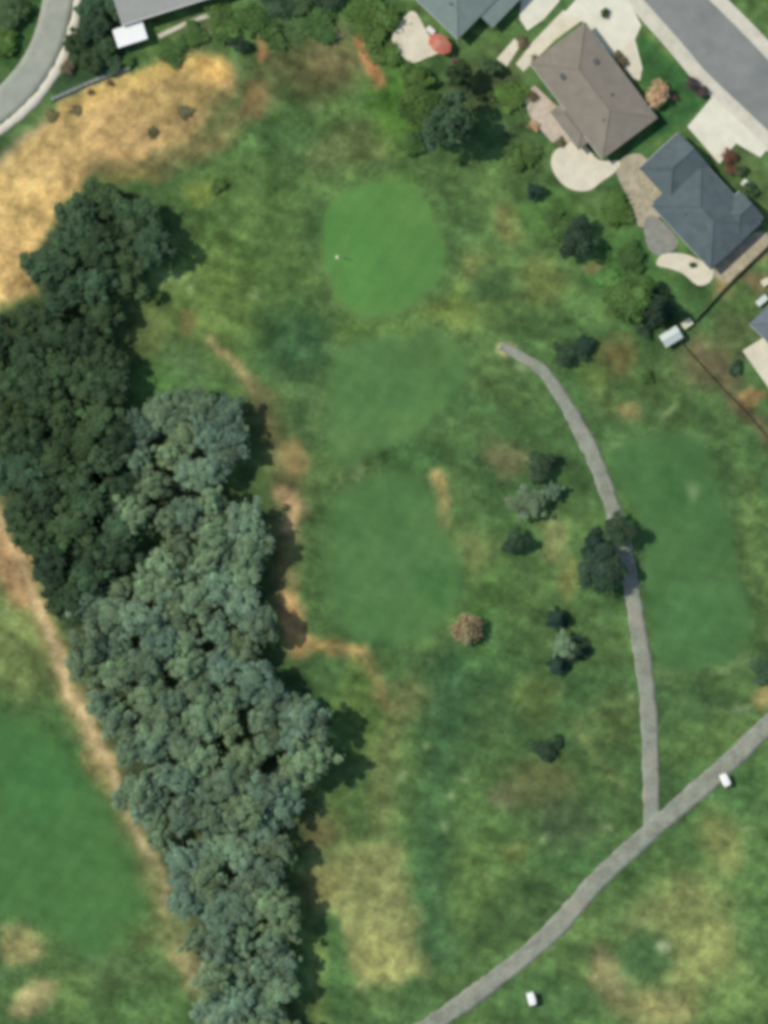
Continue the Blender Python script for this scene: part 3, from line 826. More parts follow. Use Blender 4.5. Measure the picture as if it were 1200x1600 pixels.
def proto(kind, variant):
    """tree meshes at unit size: crown radius about 1 m per unit of scale, height about 2.3"""
    key = (kind, variant)
    if key in PROTO: return PROTO[key]
    sd = hash(kind) % 1000 if False else sum(map(ord, kind)) + variant * 17
    if kind == 'round_dark':      # crown radius 4, height 9
        me, cs = crown_mesh('crown', sd, 3.1, 2.5, 5.9, 66, .72, 240, .17, LEAF['dark'], tone=.2)
        tr = trunk_mesh('trunk', sd, 7.4, .22, cs, M['bark'])
    elif kind == 'loose_pale':
        me, cs = crown_mesh('crown', sd, 3.2, 2.4, 6.2, 60, .76, 240, .17, LEAF['pale'], tone=.17)
        tr = trunk_mesh('trunk', sd, 7.8, .18, cs, M['palebark'])
    elif kind == 'round_mid':
        me, cs = crown_mesh('crown', sd, 3.1, 2.5, 5.4, 52, .95, 200, .18, LEAF['mid'], tone=.2)
        tr = trunk_mesh('trunk', sd, 7.0, .2, cs, M['bark'])
    elif kind == 'round_deep':
        me, cs = crown_mesh('crown', sd, 3.1, 2.5, 5.4, 52, .9, 200, .18, LEAF['night'], tone=.2)
        tr = trunk_mesh('trunk', sd, 7.0, .2, cs, M['bark'])
    elif kind == 'conifer':       # radius 2, height 9
        me, cs = crown_mesh('crown', sd, 2.0, 4.3, 4.6, 60, .75, 240, .13, LEAF['deep'], cone=True, tone=.15)
        tr = trunk_mesh('trunk', sd, 8.6, .16, cs, M['bark'], 5)
    else:                         # shrub: radius 1, height 1.6
        lf = kind.split('_')[1]
        me, cs = crown_mesh('foliage', sd, .74, .48, .9, 22, .3, 1100, .075, LEAF[lf], tone=.2, stray=.4)
        tr = trunk_mesh('stem', sd, 1.2, .05, cs, M['bark'], 5)
    PROTO[key] = (me, tr)
    return PROTO[key]
SIZE = {'round_deep': (3.9, 8.6), 'round_dark': (3.9, 9.2), 'loose_pale': (3.8, 9.4), 'round_mid': (3.9, 8.6), 'conifer': (2.2, 9.2)}
def plant(name, kind, px, py, rpx, height, label, cat, group=None, variant=0, stretch=1.0, rz=None):
    """a tree or shrub whose crown is seen at px,py; the foot is found from the crown's height"""
    x, y = P(px, py)
    k = 1 - (height * .7) / CAM_H
    x *= k; y *= k
    base = SIZE.get(kind, (1.05, 1.65))
    sx = rpx * MPP / base[0]; sz = height / base[1]
    me, tr = proto(kind, variant)
    o = empty(name, (x, y, hz(x, y)), random.uniform(0, 6.28) if rz is None else rz, (sx * stretch, sx / stretch, sz))
    isbush = kind.startswith('shrub')
    c = bpy.data.objects.new('foliage' if isbush else 'crown', me); link(c, o)
    t = bpy.data.objects.new('stem' if isbush else 'trunk', tr); link(t, o)
    return tag(o, label, cat, group)

# ------------------------------------------------------------------ the wood on the left
def poisson(poly, dmin, tries, rng, avoid=()):
    A = np.array(poly, float); out = []
    lo, hi = A.min(0), A.max(0)
    cand = rng.uniform(lo, hi, (tries, 2))
    cand = cand[poly_sd(cand[:, 0], cand[:, 1], A) < -4]
    for p in cand:
        if any((p[0] - q[0]) ** 2 + (p[1] - q[1]) ** 2 < dmin ** 2 for q in out): continue
        if any(math.hypot(p[0] - a[0], p[1] - a[1]) < a[2] for a in avoid): continue
        out.append(p)
    return out
WR = np.random.default_rng(23)
def side_of(p, poly):
    """which edge of the wood a tree stands at"""
    A = np.array(poly, float)
    d = -float(poly_sd(np.array([p[0]]), np.array([p[1]]), A)[0])
    if d > 34: return 'in'
    return 'east' if any(poly_sd(np.array([p[0] + 45.0]), np.array([p[1] - 6.0]), A) > 0) else 'west'
def words(size, lo, hi):
    return 'broad' if size > hi else ('slender' if size < lo else 'middling')
WD = [(min(max(a, -40), 1300), b) for a, b in WOOD_DARK]
for i, p in enumerate(poisson(WD, 41, 6000, WR)):
    r = WR.uniform(33, 45); sd_ = side_of(p, WD)
    if p[1] < 440: place = 'of the lobe that juts between sandy slope and rough'
    elif sd_ == 'in': place = 'deep inside the dark end of the wood'
    elif sd_ == 'east': place = 'on the glade side of the dark end of the wood'
    else: place = 'on the outer side of the dark end of the wood'
    plant('dark_tree', 'round_dark', p[0], p[1], r, WR.uniform(6.4, 9.2),
          words(r, 37, 41) + ' dark green tree ' + place, 'tree', 'dark trees ' + place, i % 4, WR.uniform(.88, 1.12))
WP = [(a, min(b, 1625)) for a, b in WOOD_PALE]
for i, p in enumerate(poisson(WP, 36, 8000, WR, [(228, 850, 40)])):
    r = WR.uniform(24, 41); sd_ = side_of(p, WP)
    place = {'in': 'in the middle of the long belt', 'east': 'on the fairway side of the long belt', 'west': 'on the tan strip side of the long belt'}[sd_]
    plant('grey_green_tree', 'loose_pale', p[0], p[1], r, WR.uniform(6.6, 9.6),
          words(r, 30, 36) + ' grey green feathery tree ' + place, 'tree', 'grey green trees ' + place, i % 5, WR.uniform(.86, 1.14))

# ------------------------------------------------------------------ single trees and shrubs
SINGLE = [
 ('broadleaf_tree', 'round_dark', 702, 192, 50, 12.0, 'large dark green tree below the grey green roofed house', 'tree'),
 ('broadleaf_tree', 'round_mid', 658, 178, 46, 6.5, 'large bright green tree joined to the dark one below the grey green roof', 'tree'),
 ('broadleaf_tree', 'round_dark', 716, 118, 26, 7.0, 'small dark tree against the big tree, below the grey green roof', 'tree'),
 ('broadleaf_tree', 'round_mid', 650, 122, 28, 3.2, 'low bright green tree between the cream patio and the large bright tree', 'tree'),
 ('broadleaf_tree', 'round_deep', 905, 372, 34, 5.4, 'round dark green tree in the back garden of the slate roofed house', 'tree'),
 ('grey_green_tree', 'loose_pale', 486, 1126, 36, 11.5, 'tall grey green tree bulging from the belt towards the fairways, northern of two', 'tree'),
 ('grey_green_tree', 'loose_pale', 484, 1186, 38, 11.5, 'tall grey green tree bulging from the belt towards the fairways, southern of two', 'tree'),
 ('conifer_tree', 'conifer', 1028, 480, 30, 10.0, 'dark pointed conifer above the small white roofed shed', 'tree'),
 ('broadleaf_tree', 'round_mid', 982, 462, 44, 5.0, 'bright green low tree beside the dark conifer', 'tree'),
 ('shrub', 'shrub_dark', 1006, 512, 17, 1.8, 'dark shrub at the foot of the conifer by the white roofed shed', 'shrub'),
 ('shrub', 'shrub_night', 834, 298, 17, 2.6, 'dark upright shrub left of the round cream patio', 'shrub'),
 ('shrub', 'shrub_night', 884, 550, 22, 2.4, 'dark shrub at the bend of the cart path, its paler neighbour to the east', 'shrub'),
 ('shrub', 'shrub_night', 910, 540, 22, 2.4, 'dark shrub close to another at the bend of the cart path', 'shrub'),
 ('broadleaf_tree', 'round_deep', 842, 730, 26, 3.6, 'small dark tree above the grey green tree beside the cart path', 'tree'),
 ('broadleaf_tree', 'loose_pale', 822, 785, 32, 4.0, 'pale grey green tree standing between two dark small trees', 'tree'),
 ('broadleaf_tree', 'loose_pale', 862, 768, 17, 3.0, 'small grey green tree next to the cart path', 'tree'),
 ('broadleaf_tree', 'round_deep', 804, 846, 22, 4.0, 'little dark tree on the rough below the grey green tree', 'tree'),
 ('broadleaf_tree', 'round_deep', 942, 884, 42, 6.4, 'dark tree whose shadow falls across the cart path', 'tree'),
 ('broadleaf_tree', 'round_deep', 966, 830, 30, 5.6, 'dark tree overhanging the cart path beside a larger one', 'tree'),
 ('broadleaf_tree', 'round_deep', 930, 848, 24, 5.0, 'dark tree squeezed between two trees at the cart path', 'tree'),
 ('conifer_tree', 'conifer', 872, 966, 18, 4.6, 'slim dark conifer at the head of a clump on the rough', 'tree'),
 ('broadleaf_tree', 'loose_pale', 880, 1012, 22, 4.0, 'blue green small tree in the middle of a clump on the rough', 'tree'),
 ('conifer_tree', 'conifer', 902, 1014, 20, 4.2, 'slim dark conifer on the path side of a clump on the rough', 'tree'),
 ('conifer_tree', 'conifer', 872, 1038, 18, 3.6, 'smallest dark conifer at the foot of a clump on the rough', 'tree'),
 ('shrub', 'shrub_night', 850, 1170, 22, 2.2, 'lone dark bush on the rough below the clump of conifers', 'shrub'),
 ('shrub', 'shrub_dark', 868, 1158, 12, 1.6, 'small dark bush touching the lone bush on the rough', 'shrub'),
 ('autumn_tree', 'shrub_tan', 730, 985, 28, 4.0, 'tan leaved small round tree beside the lower fairway', 'tree'),
 ('shrub', 'shrub_dark', 1192, 1048, 24, 2.6, 'dark bush beside the mown field near the cart path', 'shrub'),
 ('autumn_tree', 'shrub_orange', 1030, 147, 24, 3.6, 'orange tan round tree on the front lawn of the taupe roofed house', 'tree'),
 ('shrub', 'shrub_purple', 1082, 131, 13, 1.6, 'purple shrub at the lawn corner beside the pavement', 'shrub'),
 ('shrub', 'shrub_purple', 1098, 144, 12, 1.5, 'purple shrub nearest the driveway of the slate roofed house', 'shrub'),
 ('shrub', 'shrub_red', 1055, 152, 7, 1.0, 'little red bush beside the orange tan tree', 'shrub'),
 ('shrub', 'shrub_red', 1138, 244, 14, 1.7, 'dark red shrub at the edge of the wide driveway', 'shrub'),
 ('shrub', 'shrub_red', 1142, 264, 12, 1.6, 'dark red shrub by the wall of the slate roofed house', 'shrub'),
 ('shrub', 'shrub_dark', 1156, 268, 13, 1.4, 'dark green shrub behind the red shrubs at the driveway', 'shrub'),
 ('shrub', 'shrub_dark', 1172, 296, 14, 1.5, 'dark green shrub by the front of the slate roofed house', 'shrub'),
 ('shrub', 'shrub_brown', 974, 98, 9, 1.2, 'brown hedge bush beside the white driveway, lower end', 'shrub'),
 ('shrub', 'shrub_brown', 966, 86, 8, 1.1, 'brown hedge bush beside the white driveway, upper end', 'shrub'),
 ('shrub', 'shrub_dark', 945, 20, 9, 1.2, 'grey green bush standing at the top of the white driveway', 'shrub'),
 ('shrub', 'shrub_brown', 838, 96, 12, 1.0, 'brown bush in the corner bed of the taupe roofed house', 'shrub'),
 ('shrub', 'shrub_brown', 816, 66, 11, 1.0, 'brown bush between two pale concrete paths', 'shrub'),
 ('shrub', 'shrub_brown', 832, 150, 9, 1.1, 'brown bush at the edge of the pinkish patio', 'shrub'),
 ('shrub', 'shrub_orange', 834, 196, 11, .9, 'orange tan bush at the lower edge of the pinkish patio', 'shrub'),
 ('shrub', 'shrub_dry', 876, 222, 9, .8, 'olive bush between the pinkish patio and the round cream patio', 'shrub'),
 ('shrub', 'shrub_dark', 1082, 414, 6, .9, 'small dark bush in the cream patio below the slate roof', 'shrub'),
 ('broadleaf_tree', 'round_dark', 766, 104, 18, 3.4, 'dark small tree under the corner of the grey green roof', 'tree'),
 ('shrub', 'shrub_brown', 712, 94, 8, 1.2, 'brown bush next to the red parasol', 'shrub'),
 ('shrub', 'shrub_mid', 588, 36, 39, 2.0, 'green bush beside the cream patio of the grey green roofed house', 'shrub'),
 ('shrub', 'shrub_mid', 562, 12, 33, 1.8, 'green bush above the brown soil at the garden edge', 'shrub'),
 ('broadleaf_tree', 'round_dark', 16, 16, 32, 3.0, 'dark tree inside the bend of the grey lane, upper one', 'tree'),
 ('broadleaf_tree', 'round_mid', 4, 66, 24, 2.4, 'mid green tree inside the bend of the grey lane, lower one', 'tree'),
 ('broadleaf_tree', 'round_dark', 150, 40, 30, 4.2, 'dark tree between the grey lane and the long grey roof', 'tree'),
 ('broadleaf_tree', 'round_dark', 180, 8, 22, 4.0, 'dark tree at the end wall of the long grey roofed building', 'tree'),
 ('broadleaf_tree', 'round_dark', 140, 92, 25, 3.6, 'dark tree between the lane and the low grey wall', 'tree'),
 ('shrub', 'shrub_dark', 178, 100, 18, 2.2, 'dark bush below the small white roofed annexe', 'shrub'),
 ('shrub', 'shrub_mid', 200, 96, 12, 1.4, 'green bush touching the dark bush below the white annexe', 'shrub'),
 ('broadleaf_tree', 'round_dark', 118, 66, 22, 3.0, 'low dark tree on the lane side of the trees by the grey roof', 'tree'),
 ('broadleaf_tree', 'round_dark', 165, 72, 22, 3.2, 'low dark tree beside the small white roofed annexe', 'tree'),
 ('broadleaf_tree', 'round_dark', 140, 12, 24, 3.6, 'dark tree between lane and grey roof, farthest from the low wall', 'tree'),
 ('shrub', 'shrub_brown', 106, 104, 13, 1.3, 'brown bush on the verge of the grey lane', 'shrub'),
 ('shrub', 'shrub_mid', 265, 78, 27, 1.5, 'olive green bush on the top edge of the sandy slope', 'shrub'),
 ('shrub', 'shrub_dark', 376, 72, 17, 2.0, 'blue dark bush at the east end of the sandy slope', 'shrub'),
 ('shrub', 'shrub_mid', 350, 36, 33, 1.6, 'green bush on the lawn below the long grey roof', 'shrub'),
 ('shrub', 'shrub_mid', 300, 56, 24, 1.3, 'green bush on the lawn beside the thin garden path', 'shrub'),
 ('shrub', 'shrub_mid', 395, 28, 33, 1.7, 'green bush between the long building and the orange soil spot', 'shrub'),
 ('shrub', 'shrub_mid', 425, 56, 24, 1.3, 'small green bush beside the orange soil spot', 'shrub'),
 ('shrub', 'shrub_mid', 500, 34, 33, 1.6, 'green bush at the upper edge of the brown soil', 'shrub'),
 ('shrub', 'shrub_dark', 436, 8, 30, 1.8, 'dark bush among the green bushes east of the long building', 'shrub'),
 ('shrub', 'shrub_mid', 604, 84, 24, 1.3, 'green bush between the orange soil strip and the cream patio', 'shrub'),
 ('shrub', 'shrub_mid', 640, 228, 22, 2.0, 'bright green bush at the lower edge of the large bright tree', 'shrub'),
 ('shrub', 'shrub_mid', 800, 150, 30, 1.6, 'green bush between the large tree and the pinkish patio', 'shrub'),
 ('shrub', 'shrub_mid', 815, 245, 27, 1.5, 'green bush between the dark upright shrub and the pinkish patio', 'shrub'),
 ('shrub', 'shrub_mid', 960, 330, 30, 1.6, 'green bush at the west edge of the gravel yard', 'shrub'),
 ('shrub', 'shrub_mid', 985, 400, 30, 1.7, 'green bush on the lawn behind the grey paved yard', 'shrub'),
 ('shrub', 'shrub_mid', 872, 350, 27, 1.4, 'green bush touching the round dark garden tree', 'shrub'),
 ('shrub', 'shrub_dark', 470, 8, 22, 2.0, 'dark bush on the grass above the brown soil', 'shrub'),
 ('shrub', 'shrub_dark', 520, -4, 30, 2.2, 'dark bush cut by the photo edge above the brown soil', 'shrub'),
 ('shrub', 'shrub_dry', 288, 175, 14, .7, 'olive bush alone in the eastern part of the sandy slope', 'shrub'),
 ('shrub', 'shrub_dry', 240, 206, 12, .5, 'low olive bush in the middle of the sandy slope', 'shrub'),
 ('shrub', 'shrub_dry', 118, 172, 10, .5, 'olive bush at the western top of the sandy slope', 'shrub'),
 ('shrub', 'shrub_dry', 80, 180, 13, .6, 'olive bush between the lane end and the sandy slope', 'shrub'),
 ('shrub', 'shrub_brown', 142, 143, 6, .7, 'small brown bush along the low grey wall, western one', 'shrub'),
 ('shrub', 'shrub_brown', 172, 129, 6, .7, 'small brown bush along the low grey wall, eastern one', 'shrub'),
 ('shrub', 'shrub_mid', 340, 290, 14, 1.0, 'yellow green bush between sandy slope and green', 'shrub'),
 ('shrub', 'shrub_mid', 1010, 590, 12, 1.0, 'low green bush on the rough below the white shed', 'shrub'),
 ('shrub', 'shrub_dark', 1150, 575, 14, 1.2, 'dark bush in the brown yard of the grey blue roofed house', 'shrub'),
]
for i, s in enumerate(SINGLE):
    plant(*s[:6], s[6], s[7], None, i % 3)

# ------------------------------------------------------------------ houses
def roof_mesh(mb, pts, thick=0.16):
    """pts: list of facets (each a list of 3-D points, top side up); adds top faces and an underside"""
    for f in pts:
        k = len(f)
        top = [Vector(p) for p in f]; bot = [p - Vector((0, 0, thick)) for p in top]
        v = top + bot
        mb.add(v, [tuple(range(k)), tuple(range(2 * k - 1, k - 1, -1))] + [((i + 1) % k, i, k + i, k + (i + 1) % k) for i in range(k)])
def hip_facets(L, W, z, pitch, over=0.5, hip=(1, 1)):
    """L along x, W along y; hip 1 = hipped end, 0 = gable end; (x-, x+)"""
    a, b = L / 2 + over, W / 2 + over
    h = b * pitch
    r0 = -a + (b if hip[0] else 0); r1 = a - (b if hip[1] else 0)
    A, B, C, D = (-a, -b, z), (a, -b, z), (a, b, z), (-a, b, z)
    r, s = (r0, 0, z + h), (r1, 0, z + h)
    f = [[A, B, s, r], [C, D, r, s]]
    if hip[0]: f.append([D, A, r])
    if hip[1]: f.append([B, C, s])
    return f, (r, s), [A, B, C, D]
def ridge(parent, mat, lines, w=.16):
    for a, b in lines:
        mb = MB(); mb.tube([Vector(a) + Vector((0, 0, .03)), Vector(b) + Vector((0, 0, .03))], w, 6)
        mb.build('ridge_cap', mat, parent)
def window(parent, x, y, z, w, h, axis, out):
    """frame with pane as its child; axis 'x': wall runs along x, faces out*y"""
    def bx(mb, u0, u1, d0, d1, z0, z1):
        if axis == 'x': mb.box(x + u0, x + u1, min(y + out * d0, y + out * d1), max(y + out * d0, y + out * d1), z0, z1)
        else: mb.box(min(x + out * d0, x + out * d1), max(x + out * d0, x + out * d1), y + u0, y + u1, z0, z1)
    t = .08; mb = MB()
    bx(mb, -w / 2, w / 2, -.02, .05, z, z + t); bx(mb, -w / 2, w / 2, -.02, .05, z + h - t, z + h)
    bx(mb, -w / 2, -w / 2 + t, -.02, .047, z + t, z + h - t); bx(mb, w / 2 - t, w / 2, -.02, .047, z + t, z + h - t)
    bx(mb, -.03, .03, -.02, .044, z + t, z + h - t)
    f = mb.build('window', M['frame'], parent)
    g = MB(); bx(g, -w / 2 + t * .5, w / 2 - t * .5, -.01, .02, z + t * .5, z + h - t * .5); g.build('pane', M['glass'], f)
    s = MB(); bx(s, -w / 2 - .06, w / 2 + .06, -.02, .12, z - .08, z - .002); s.build('sill', M['frame'], f)
def door(parent, x, y, axis, out, w=1.0, h=2.1, garage=False):
    def bx(mb, u0, u1, d0, d1, z0, z1):
        if axis == 'x': mb.box(x + u0, x + u1, min(y + out * d0, y + out * d1), max(y + out * d0, y + out * d1), z0, z1)
        else: mb.box(min(x + out * d0, x + out * d1), max(x + out * d0, x + out * d1), y + u0, y + u1, z0, z1)
    mb = MB(); bx(mb, -w / 2, w / 2, -.02, .05, .15, .15 + h)
    d = mb.build('garage_door' if garage else 'door', M['white'] if garage else M['door'], parent)
    if garage:
        for k in range(4):
            p = MB(); bx(p, -w / 2 + .06, w / 2 - .06, .04, .075, .2 + k * h / 4, .15 + (k + 1) * h / 4 - .04); p.build('panel', M['white'], d)
    p = MB(); bx(p, w / 2 - .2, w / 2 - .1, .05, .1, 1.05, 1.15); p.build('handle', M['metal'], d)
def house_root(name, cx, cy, ux, uy, label, cat='house'):
    """centre in pixels, long axis direction in pixels (x right, y down)"""
    x, y = P(cx, cy)
    return tag(empty(name, (x, y, 0), math.atan2(-uy, ux)), label, cat)
def add_block(root, ox, oy, L, W, hw, pitch, hip, wallmat, roofmat, ridgemat, along='x', over=.5, walls=True):
    """wall box and roof at local offset; along = direction of the ridge"""
    w = MB(); w.box(ox - L / 2, ox + L / 2, oy - W / 2, oy + W / 2, -.2, hw)
    wo = w.build('wall', wallmat, root)
    if along == 'x':
        f, (r, s), E4 = hip_facets(L, W, hw - .05, pitch, over, hip)
        tr = lambda p: (p[0] + ox, p[1] + oy, p[2])
    else:
        f, (r, s), E4 = hip_facets(W, L, hw - .05, pitch, over, hip)
        tr = lambda p: (-p[1] + ox, p[0] + oy, p[2])
    rb = MB(); roof_mesh(rb, [[tr(p) for p in q] for q in f])
    ro = rb.build('roof', roofmat, root)
    lines = [(tr(r), tr(s))]
    if hip[0]: lines += [(tr(r), tr(E4[0])), (tr(r), tr(E4[3]))]
    if hip[1]: lines += [(tr(s), tr(E4[1])), (tr(s), tr(E4[2]))]
    ridge(ro, ridgemat, lines, .1)
    # gables closed under the roof
    for k, e in ((0, -1), (1, 1)):
        if not hip[k]:
            LL, WW = (L, W) if along == 'x' else (W, L)
            zt = hw - .05 + (WW / 2 + over) * pitch - .2
            g = MB(); q = e * (LL / 2 - .02)
            pts = [(q - .03, -WW / 2, hw - .1), (q - .03, WW / 2, hw - .1), (q - .03, 0, zt), (q + .03, -WW / 2, hw - .1), (q + .03, WW / 2, hw - .1), (q + .03, 0, zt)]
            g.add([tr(p) for p in pts], [(0, 1, 2), (5, 4, 3), (0, 3, 4, 1), (1, 4, 5, 2), (2, 5, 3, 0)])
            g.build('gable', wallmat, root)
    # gutters along the eaves
    for a, b in ((0, 1), (2, 3)):
        gm = MB(); A = Vector(tr(E4[a])); B = Vector(tr(E4[b])); gm.tube([A - Vector((0, 0, .12)), B - Vector((0, 0, .12))], .07, 6)
        gm.build('gutter', M['frame'], root)
    return ro
def vent(roof, x, y, z, kind='pipe'):
    mb = MB()
    if kind == 'pipe':
        mb.tube([(x, y, z - .6), (x, y, z + .25)], .12, 8); mb.tube([(x, y, z + .25), (x, y, z + .38)], [.2, .14], 8)
        mb.build('vent_pipe', M['metal'], roof)
    elif kind == 'box':
        mb.rbox(x - .45, x + .45, y - .35, y + .35, z - .5, z + .25, .06); mb.build('roof_vent', M['ridge_dark'], roof)
    else:
        mb.box(x - .4, x + .4, y - .35, y + .35, z - 1.2, z + .7); mb.box(x - .47, x + .47, y - .42, y + .42, z + .7, z + .82)
        mb.build('chimney', M['wall2'], roof)

# taupe house: 18 x 10 m along the street
h2 = house_root('taupe_roofed_house', 926, 145, .60, .80, 'house with broad taupe brown hipped roof and round cream patio')
ro = add_block(h2, 0.0, 0.0, 17.6, 9.6, 2.9, .25, (1, 1), M['wall'], M['roof_brown'], M['roof_brown'], 'x', .55)
vent(ro, -4.6, -2.6, 3.6, 'box'); vent(ro, -3.4, 2.9, 3.5, 'box'); vent(ro, 2.2, 1.8, 3.75); vent(ro, 4.6, -1.6, 3.7)
ro2 = add_block(h2, 2.2, -5.7, 6.6, 2.6, 2.55, .22, (1, 1), M['wall'], M['roof_brown'], M['roof_brown'], 'x', .4)
for x in (-6, -2, 4.2, 7): window(h2, x, 4.8, .95, 1.6, 1.2, 'x', 1)
for x in (-6.5, -3.5, 6.6): window(h2, x, -4.8, .95, 1.6, 1.2, 'x', -1)
for y in (-2.2, 2.2): window(h2, 8.8, y, .95, 1.4, 1.2, 'y', 1)
door(h2, 1.2, 4.8, 'x', 1); door(h2, 2.2, -7.0, 'x', -1, 2.0); door(h2, -4.2, 4.8, 'x', 1, 2.4, 2.1, True)

# slate house with garage wing towards the street
h3 = house_root('slate_roofed_house', 1101, 335, .68, .735, 'house with dark slate blue roof and garage wing at the wide driveway')
ro = add_block(h3, 0.2, -.2, 12.6, 9.6, 2.9, .36, (1, 1), M['wall2'], M['roof_slate'], M['roof_slate'], 'x', .5)
vent(ro, -2.0, -2.6, 3.7); vent(ro, 1.5, -1.8, 4.0, 'box')
rg = add_block(h3, 3.8, 3.4, 4.6, 4.4, 2.9, .5, (1, 0), M['wall2'], M['roof_slate'], M['roof_slate'], 'y', .5)
rg = add_block(h3, -8.6, 1.2, 6.2, 7.2, 2.9, .4, (1, 0), M['wall2'], M['roof_slate'], M['roof_slate'], 'y', .5)
add_block(h3, -5.0, -3.0, 3.0, 3.0, 2.6, .3, (1, 1), M['wall2'], M['roof_slate'], M['roof_slate'], 'x', .4)
door(h3, -8.6, 4.8, 'x', 1, 4.8, 2.2, True)
for x in (-3.2, -0.6): window(h3, x, 4.6, .95, 1.4, 1.2, 'x', 1)
window(h3, 3.8, 5.6, .95, 2.0, 1.3, 'x', 1)
door(h3, 1.0, 4.6, 'x', 1)
for x in (-2.0, 2.0, 5.0): window(h3, x, -5.0, .95, 1.6, 1.2, 'x', -1)
for y in (-2.6, 1.0): window(h3, 6.5, y, .95, 1.4, 1.2, 'y', 1)

# grey green house at the upper edge with a lower lean-to at its end
h1 = house_root('grey_green_roofed_house', 724, 4, .72, .694, 'house with grey green shingle roof beside the red parasol')
ro = add_block(h1, -2.6, 0.0, 11.4, 9.2, 3.1, .30, (0, 1), M['wall2'], M['roof_green'], M['roof_green'], 'x', .5)
vent(ro, -1.0, -2.0, 4.2)
lb = MB()
roof_mesh(lb, [[(3.05, .0, 2.9), (6.2, .0, 2.45), (6.2, 7.4, 2.45), (3.05, 7.4, 2.9)]])
lo = lb.build('porch_roof', M['roof_green'], h1)
for x, y in ((6.0, .2), (6.0, 3.7), (6.0, 7.2)):
    pm = MB(); pm.box(x - .07, x + .07, y - .07, y + .07, -.1, 2.36); pm.build('porch_post', M['white'], h1)
cmb = MB(); cmb.box(3.12, 5.2, 4.65, 7.2, -.2, 2.5); cmb.build('wall', M['wall2'], h1)
for y in (-2.6, 2.4): window(h1, 3.1, y, .95, 1.6, 1.2, 'y', 1)
for x in (-6, -2): window(h1, x, -4.6, .95, 1.6, 1.2, 'x', -1)
door(h1, .9, -4.6, 'x', -1, 2.0); door(h1, -3.0, 4.6, 'x', 1, 4.6, 2.2, True)

# grey blue house cut by the picture's right edge
h4 = house_root('grey_blue_roofed_house', 1248, 520, .70, .71, 'house with grey blue roof, mostly cut off by the photo edge')
ro = add_block(h4, 0, 0, 12.0, 8.6, 2.9, .34, (1, 1), M['wall2'], M['roof_blue'], M['roof_blue'], 'x', .5)
for x in (-4, 0, 4): window(h4, x, -4.3, .95, 1.6, 1.2, 'x', -1)
door(h4, 2.0, -4.3, 'x', -1, 1.8)

# long grey building at the upper left with white annexe
h5 = house_root('long_grey_building', 272, -38, .953, -.303, 'long building with pale grey roof above the sandy slope')
ro = add_block(h5, 0, 0, 19.0, 9.6, 3.3, .16, (0, 0), M['wall2'], M['roof_grey'], M['roof_grey'], 'x', .55)
fb = MB(); fb.box(-10.05, 10.05, -5.5, -5.38, 2.95, 3.32); fb.build('fascia', M['white'], h5)
for x in (-3, 1, 5): window(h5, x, -4.8, 1.0, 1.6, 1.2, 'x', -1)
door(h5, -.9, -4.8, 'x', -1)
an = house_root('white_annexe', 205, 57, .953, -.303, 'small annexe with bright white flat roof at the end of the long building', 'annexe')
wb = MB(); wb.box(-2.2, 2.2, -1.15, 1.5, -.2, 2.3); wb.build('wall', M['white'], an)
rb = MB(); rb.rbox(-2.45, 2.45, -1.45, 1.55, 2.28, 2.46, .05); rb.build('roof', M['shedwhite'], an)
door(an, -.8, -1.15, 'x', -1, .9, 2.0); window(an, 1.0, -1.15, 1.0, 1.0, .9, 'x', -1)

# garden sheds and boxes
sh = house_root('garden_shed', 1047, 527, .85, -.52, 'small shed with pale bluish white roof under the conifer', 'shed')
wb = MB(); wb.box(-1.35, 1.35, -.85, .85, -.1, 1.9); wb.build('wall', M['wood'], sh)
f, (r, s), E4 = hip_facets(2.8, 1.8, 1.88, .45, .18, (0, 0))
rb = MB(); roof_mesh(rb, f, .08); rr = rb.build('roof', M['palebox'], sh)
ridge(rr, M['palebox'], [(r, s)], .06)
gb = MB()
for e in (-1.33, 1.33): gb.add([(e - .02, -.83, 1.85), (e - .02, .83, 1.85), (e - .02, 0, 2.24), (e + .02, -.83, 1.85), (e + .02, .83, 1.85), (e + .02, 0, 2.24)], [(0, 1, 2), (5, 4, 3), (0, 3, 4, 1), (1, 4, 5, 2), (2, 5, 3, 0)])
gb.build('gable', M['wood'], sh)
door(sh, .4, -.85, 'x', -1, .8, 1.6)
def chest(px, py, a, L, W, H, mat, label):
    o = house_root('storage_chest', px, py, math.cos(R(a)), math.sin(R(a)), label, 'chest')
    b = MB(); b.rbox(-L / 2, L / 2, -W / 2, W / 2, .02, H - .12, .03); b.build('body', mat, o)
    l = MB(); l.rbox(-L / 2 - .04, L / 2 + .04, -W / 2 - .04, W / 2 + .04, H - .11, H, .04); l.build('lid', mat, o)
    h = MB(); h.box(-.12, .12, -W / 2 - .07, -W / 2 - .035, H - .22, H - .14); h.build('handle', M['metal'], o)
chest(1073, 506, -35, 1.6, 1.1, .9, M['cream'], 'cream storage chest beside the pale roofed shed')
chest(1190, 470, -40, 1.9, .9, .9, M['palebox'], 'white storage chest beside the grey blue roofed house')
chest(1196, 441, -30, 1.3, 1.0, .8, M['cream'], 'cream storage chest on bare earth near the fence end')
chest(673, 48, 40, 1.3, .8, .7, M['white'], 'white chest on the cream patio beside the red parasol')
chest(1163, 286, -50, 1.0, .7, .6, M['white'], 'small white chest by the front of the slate roofed house')

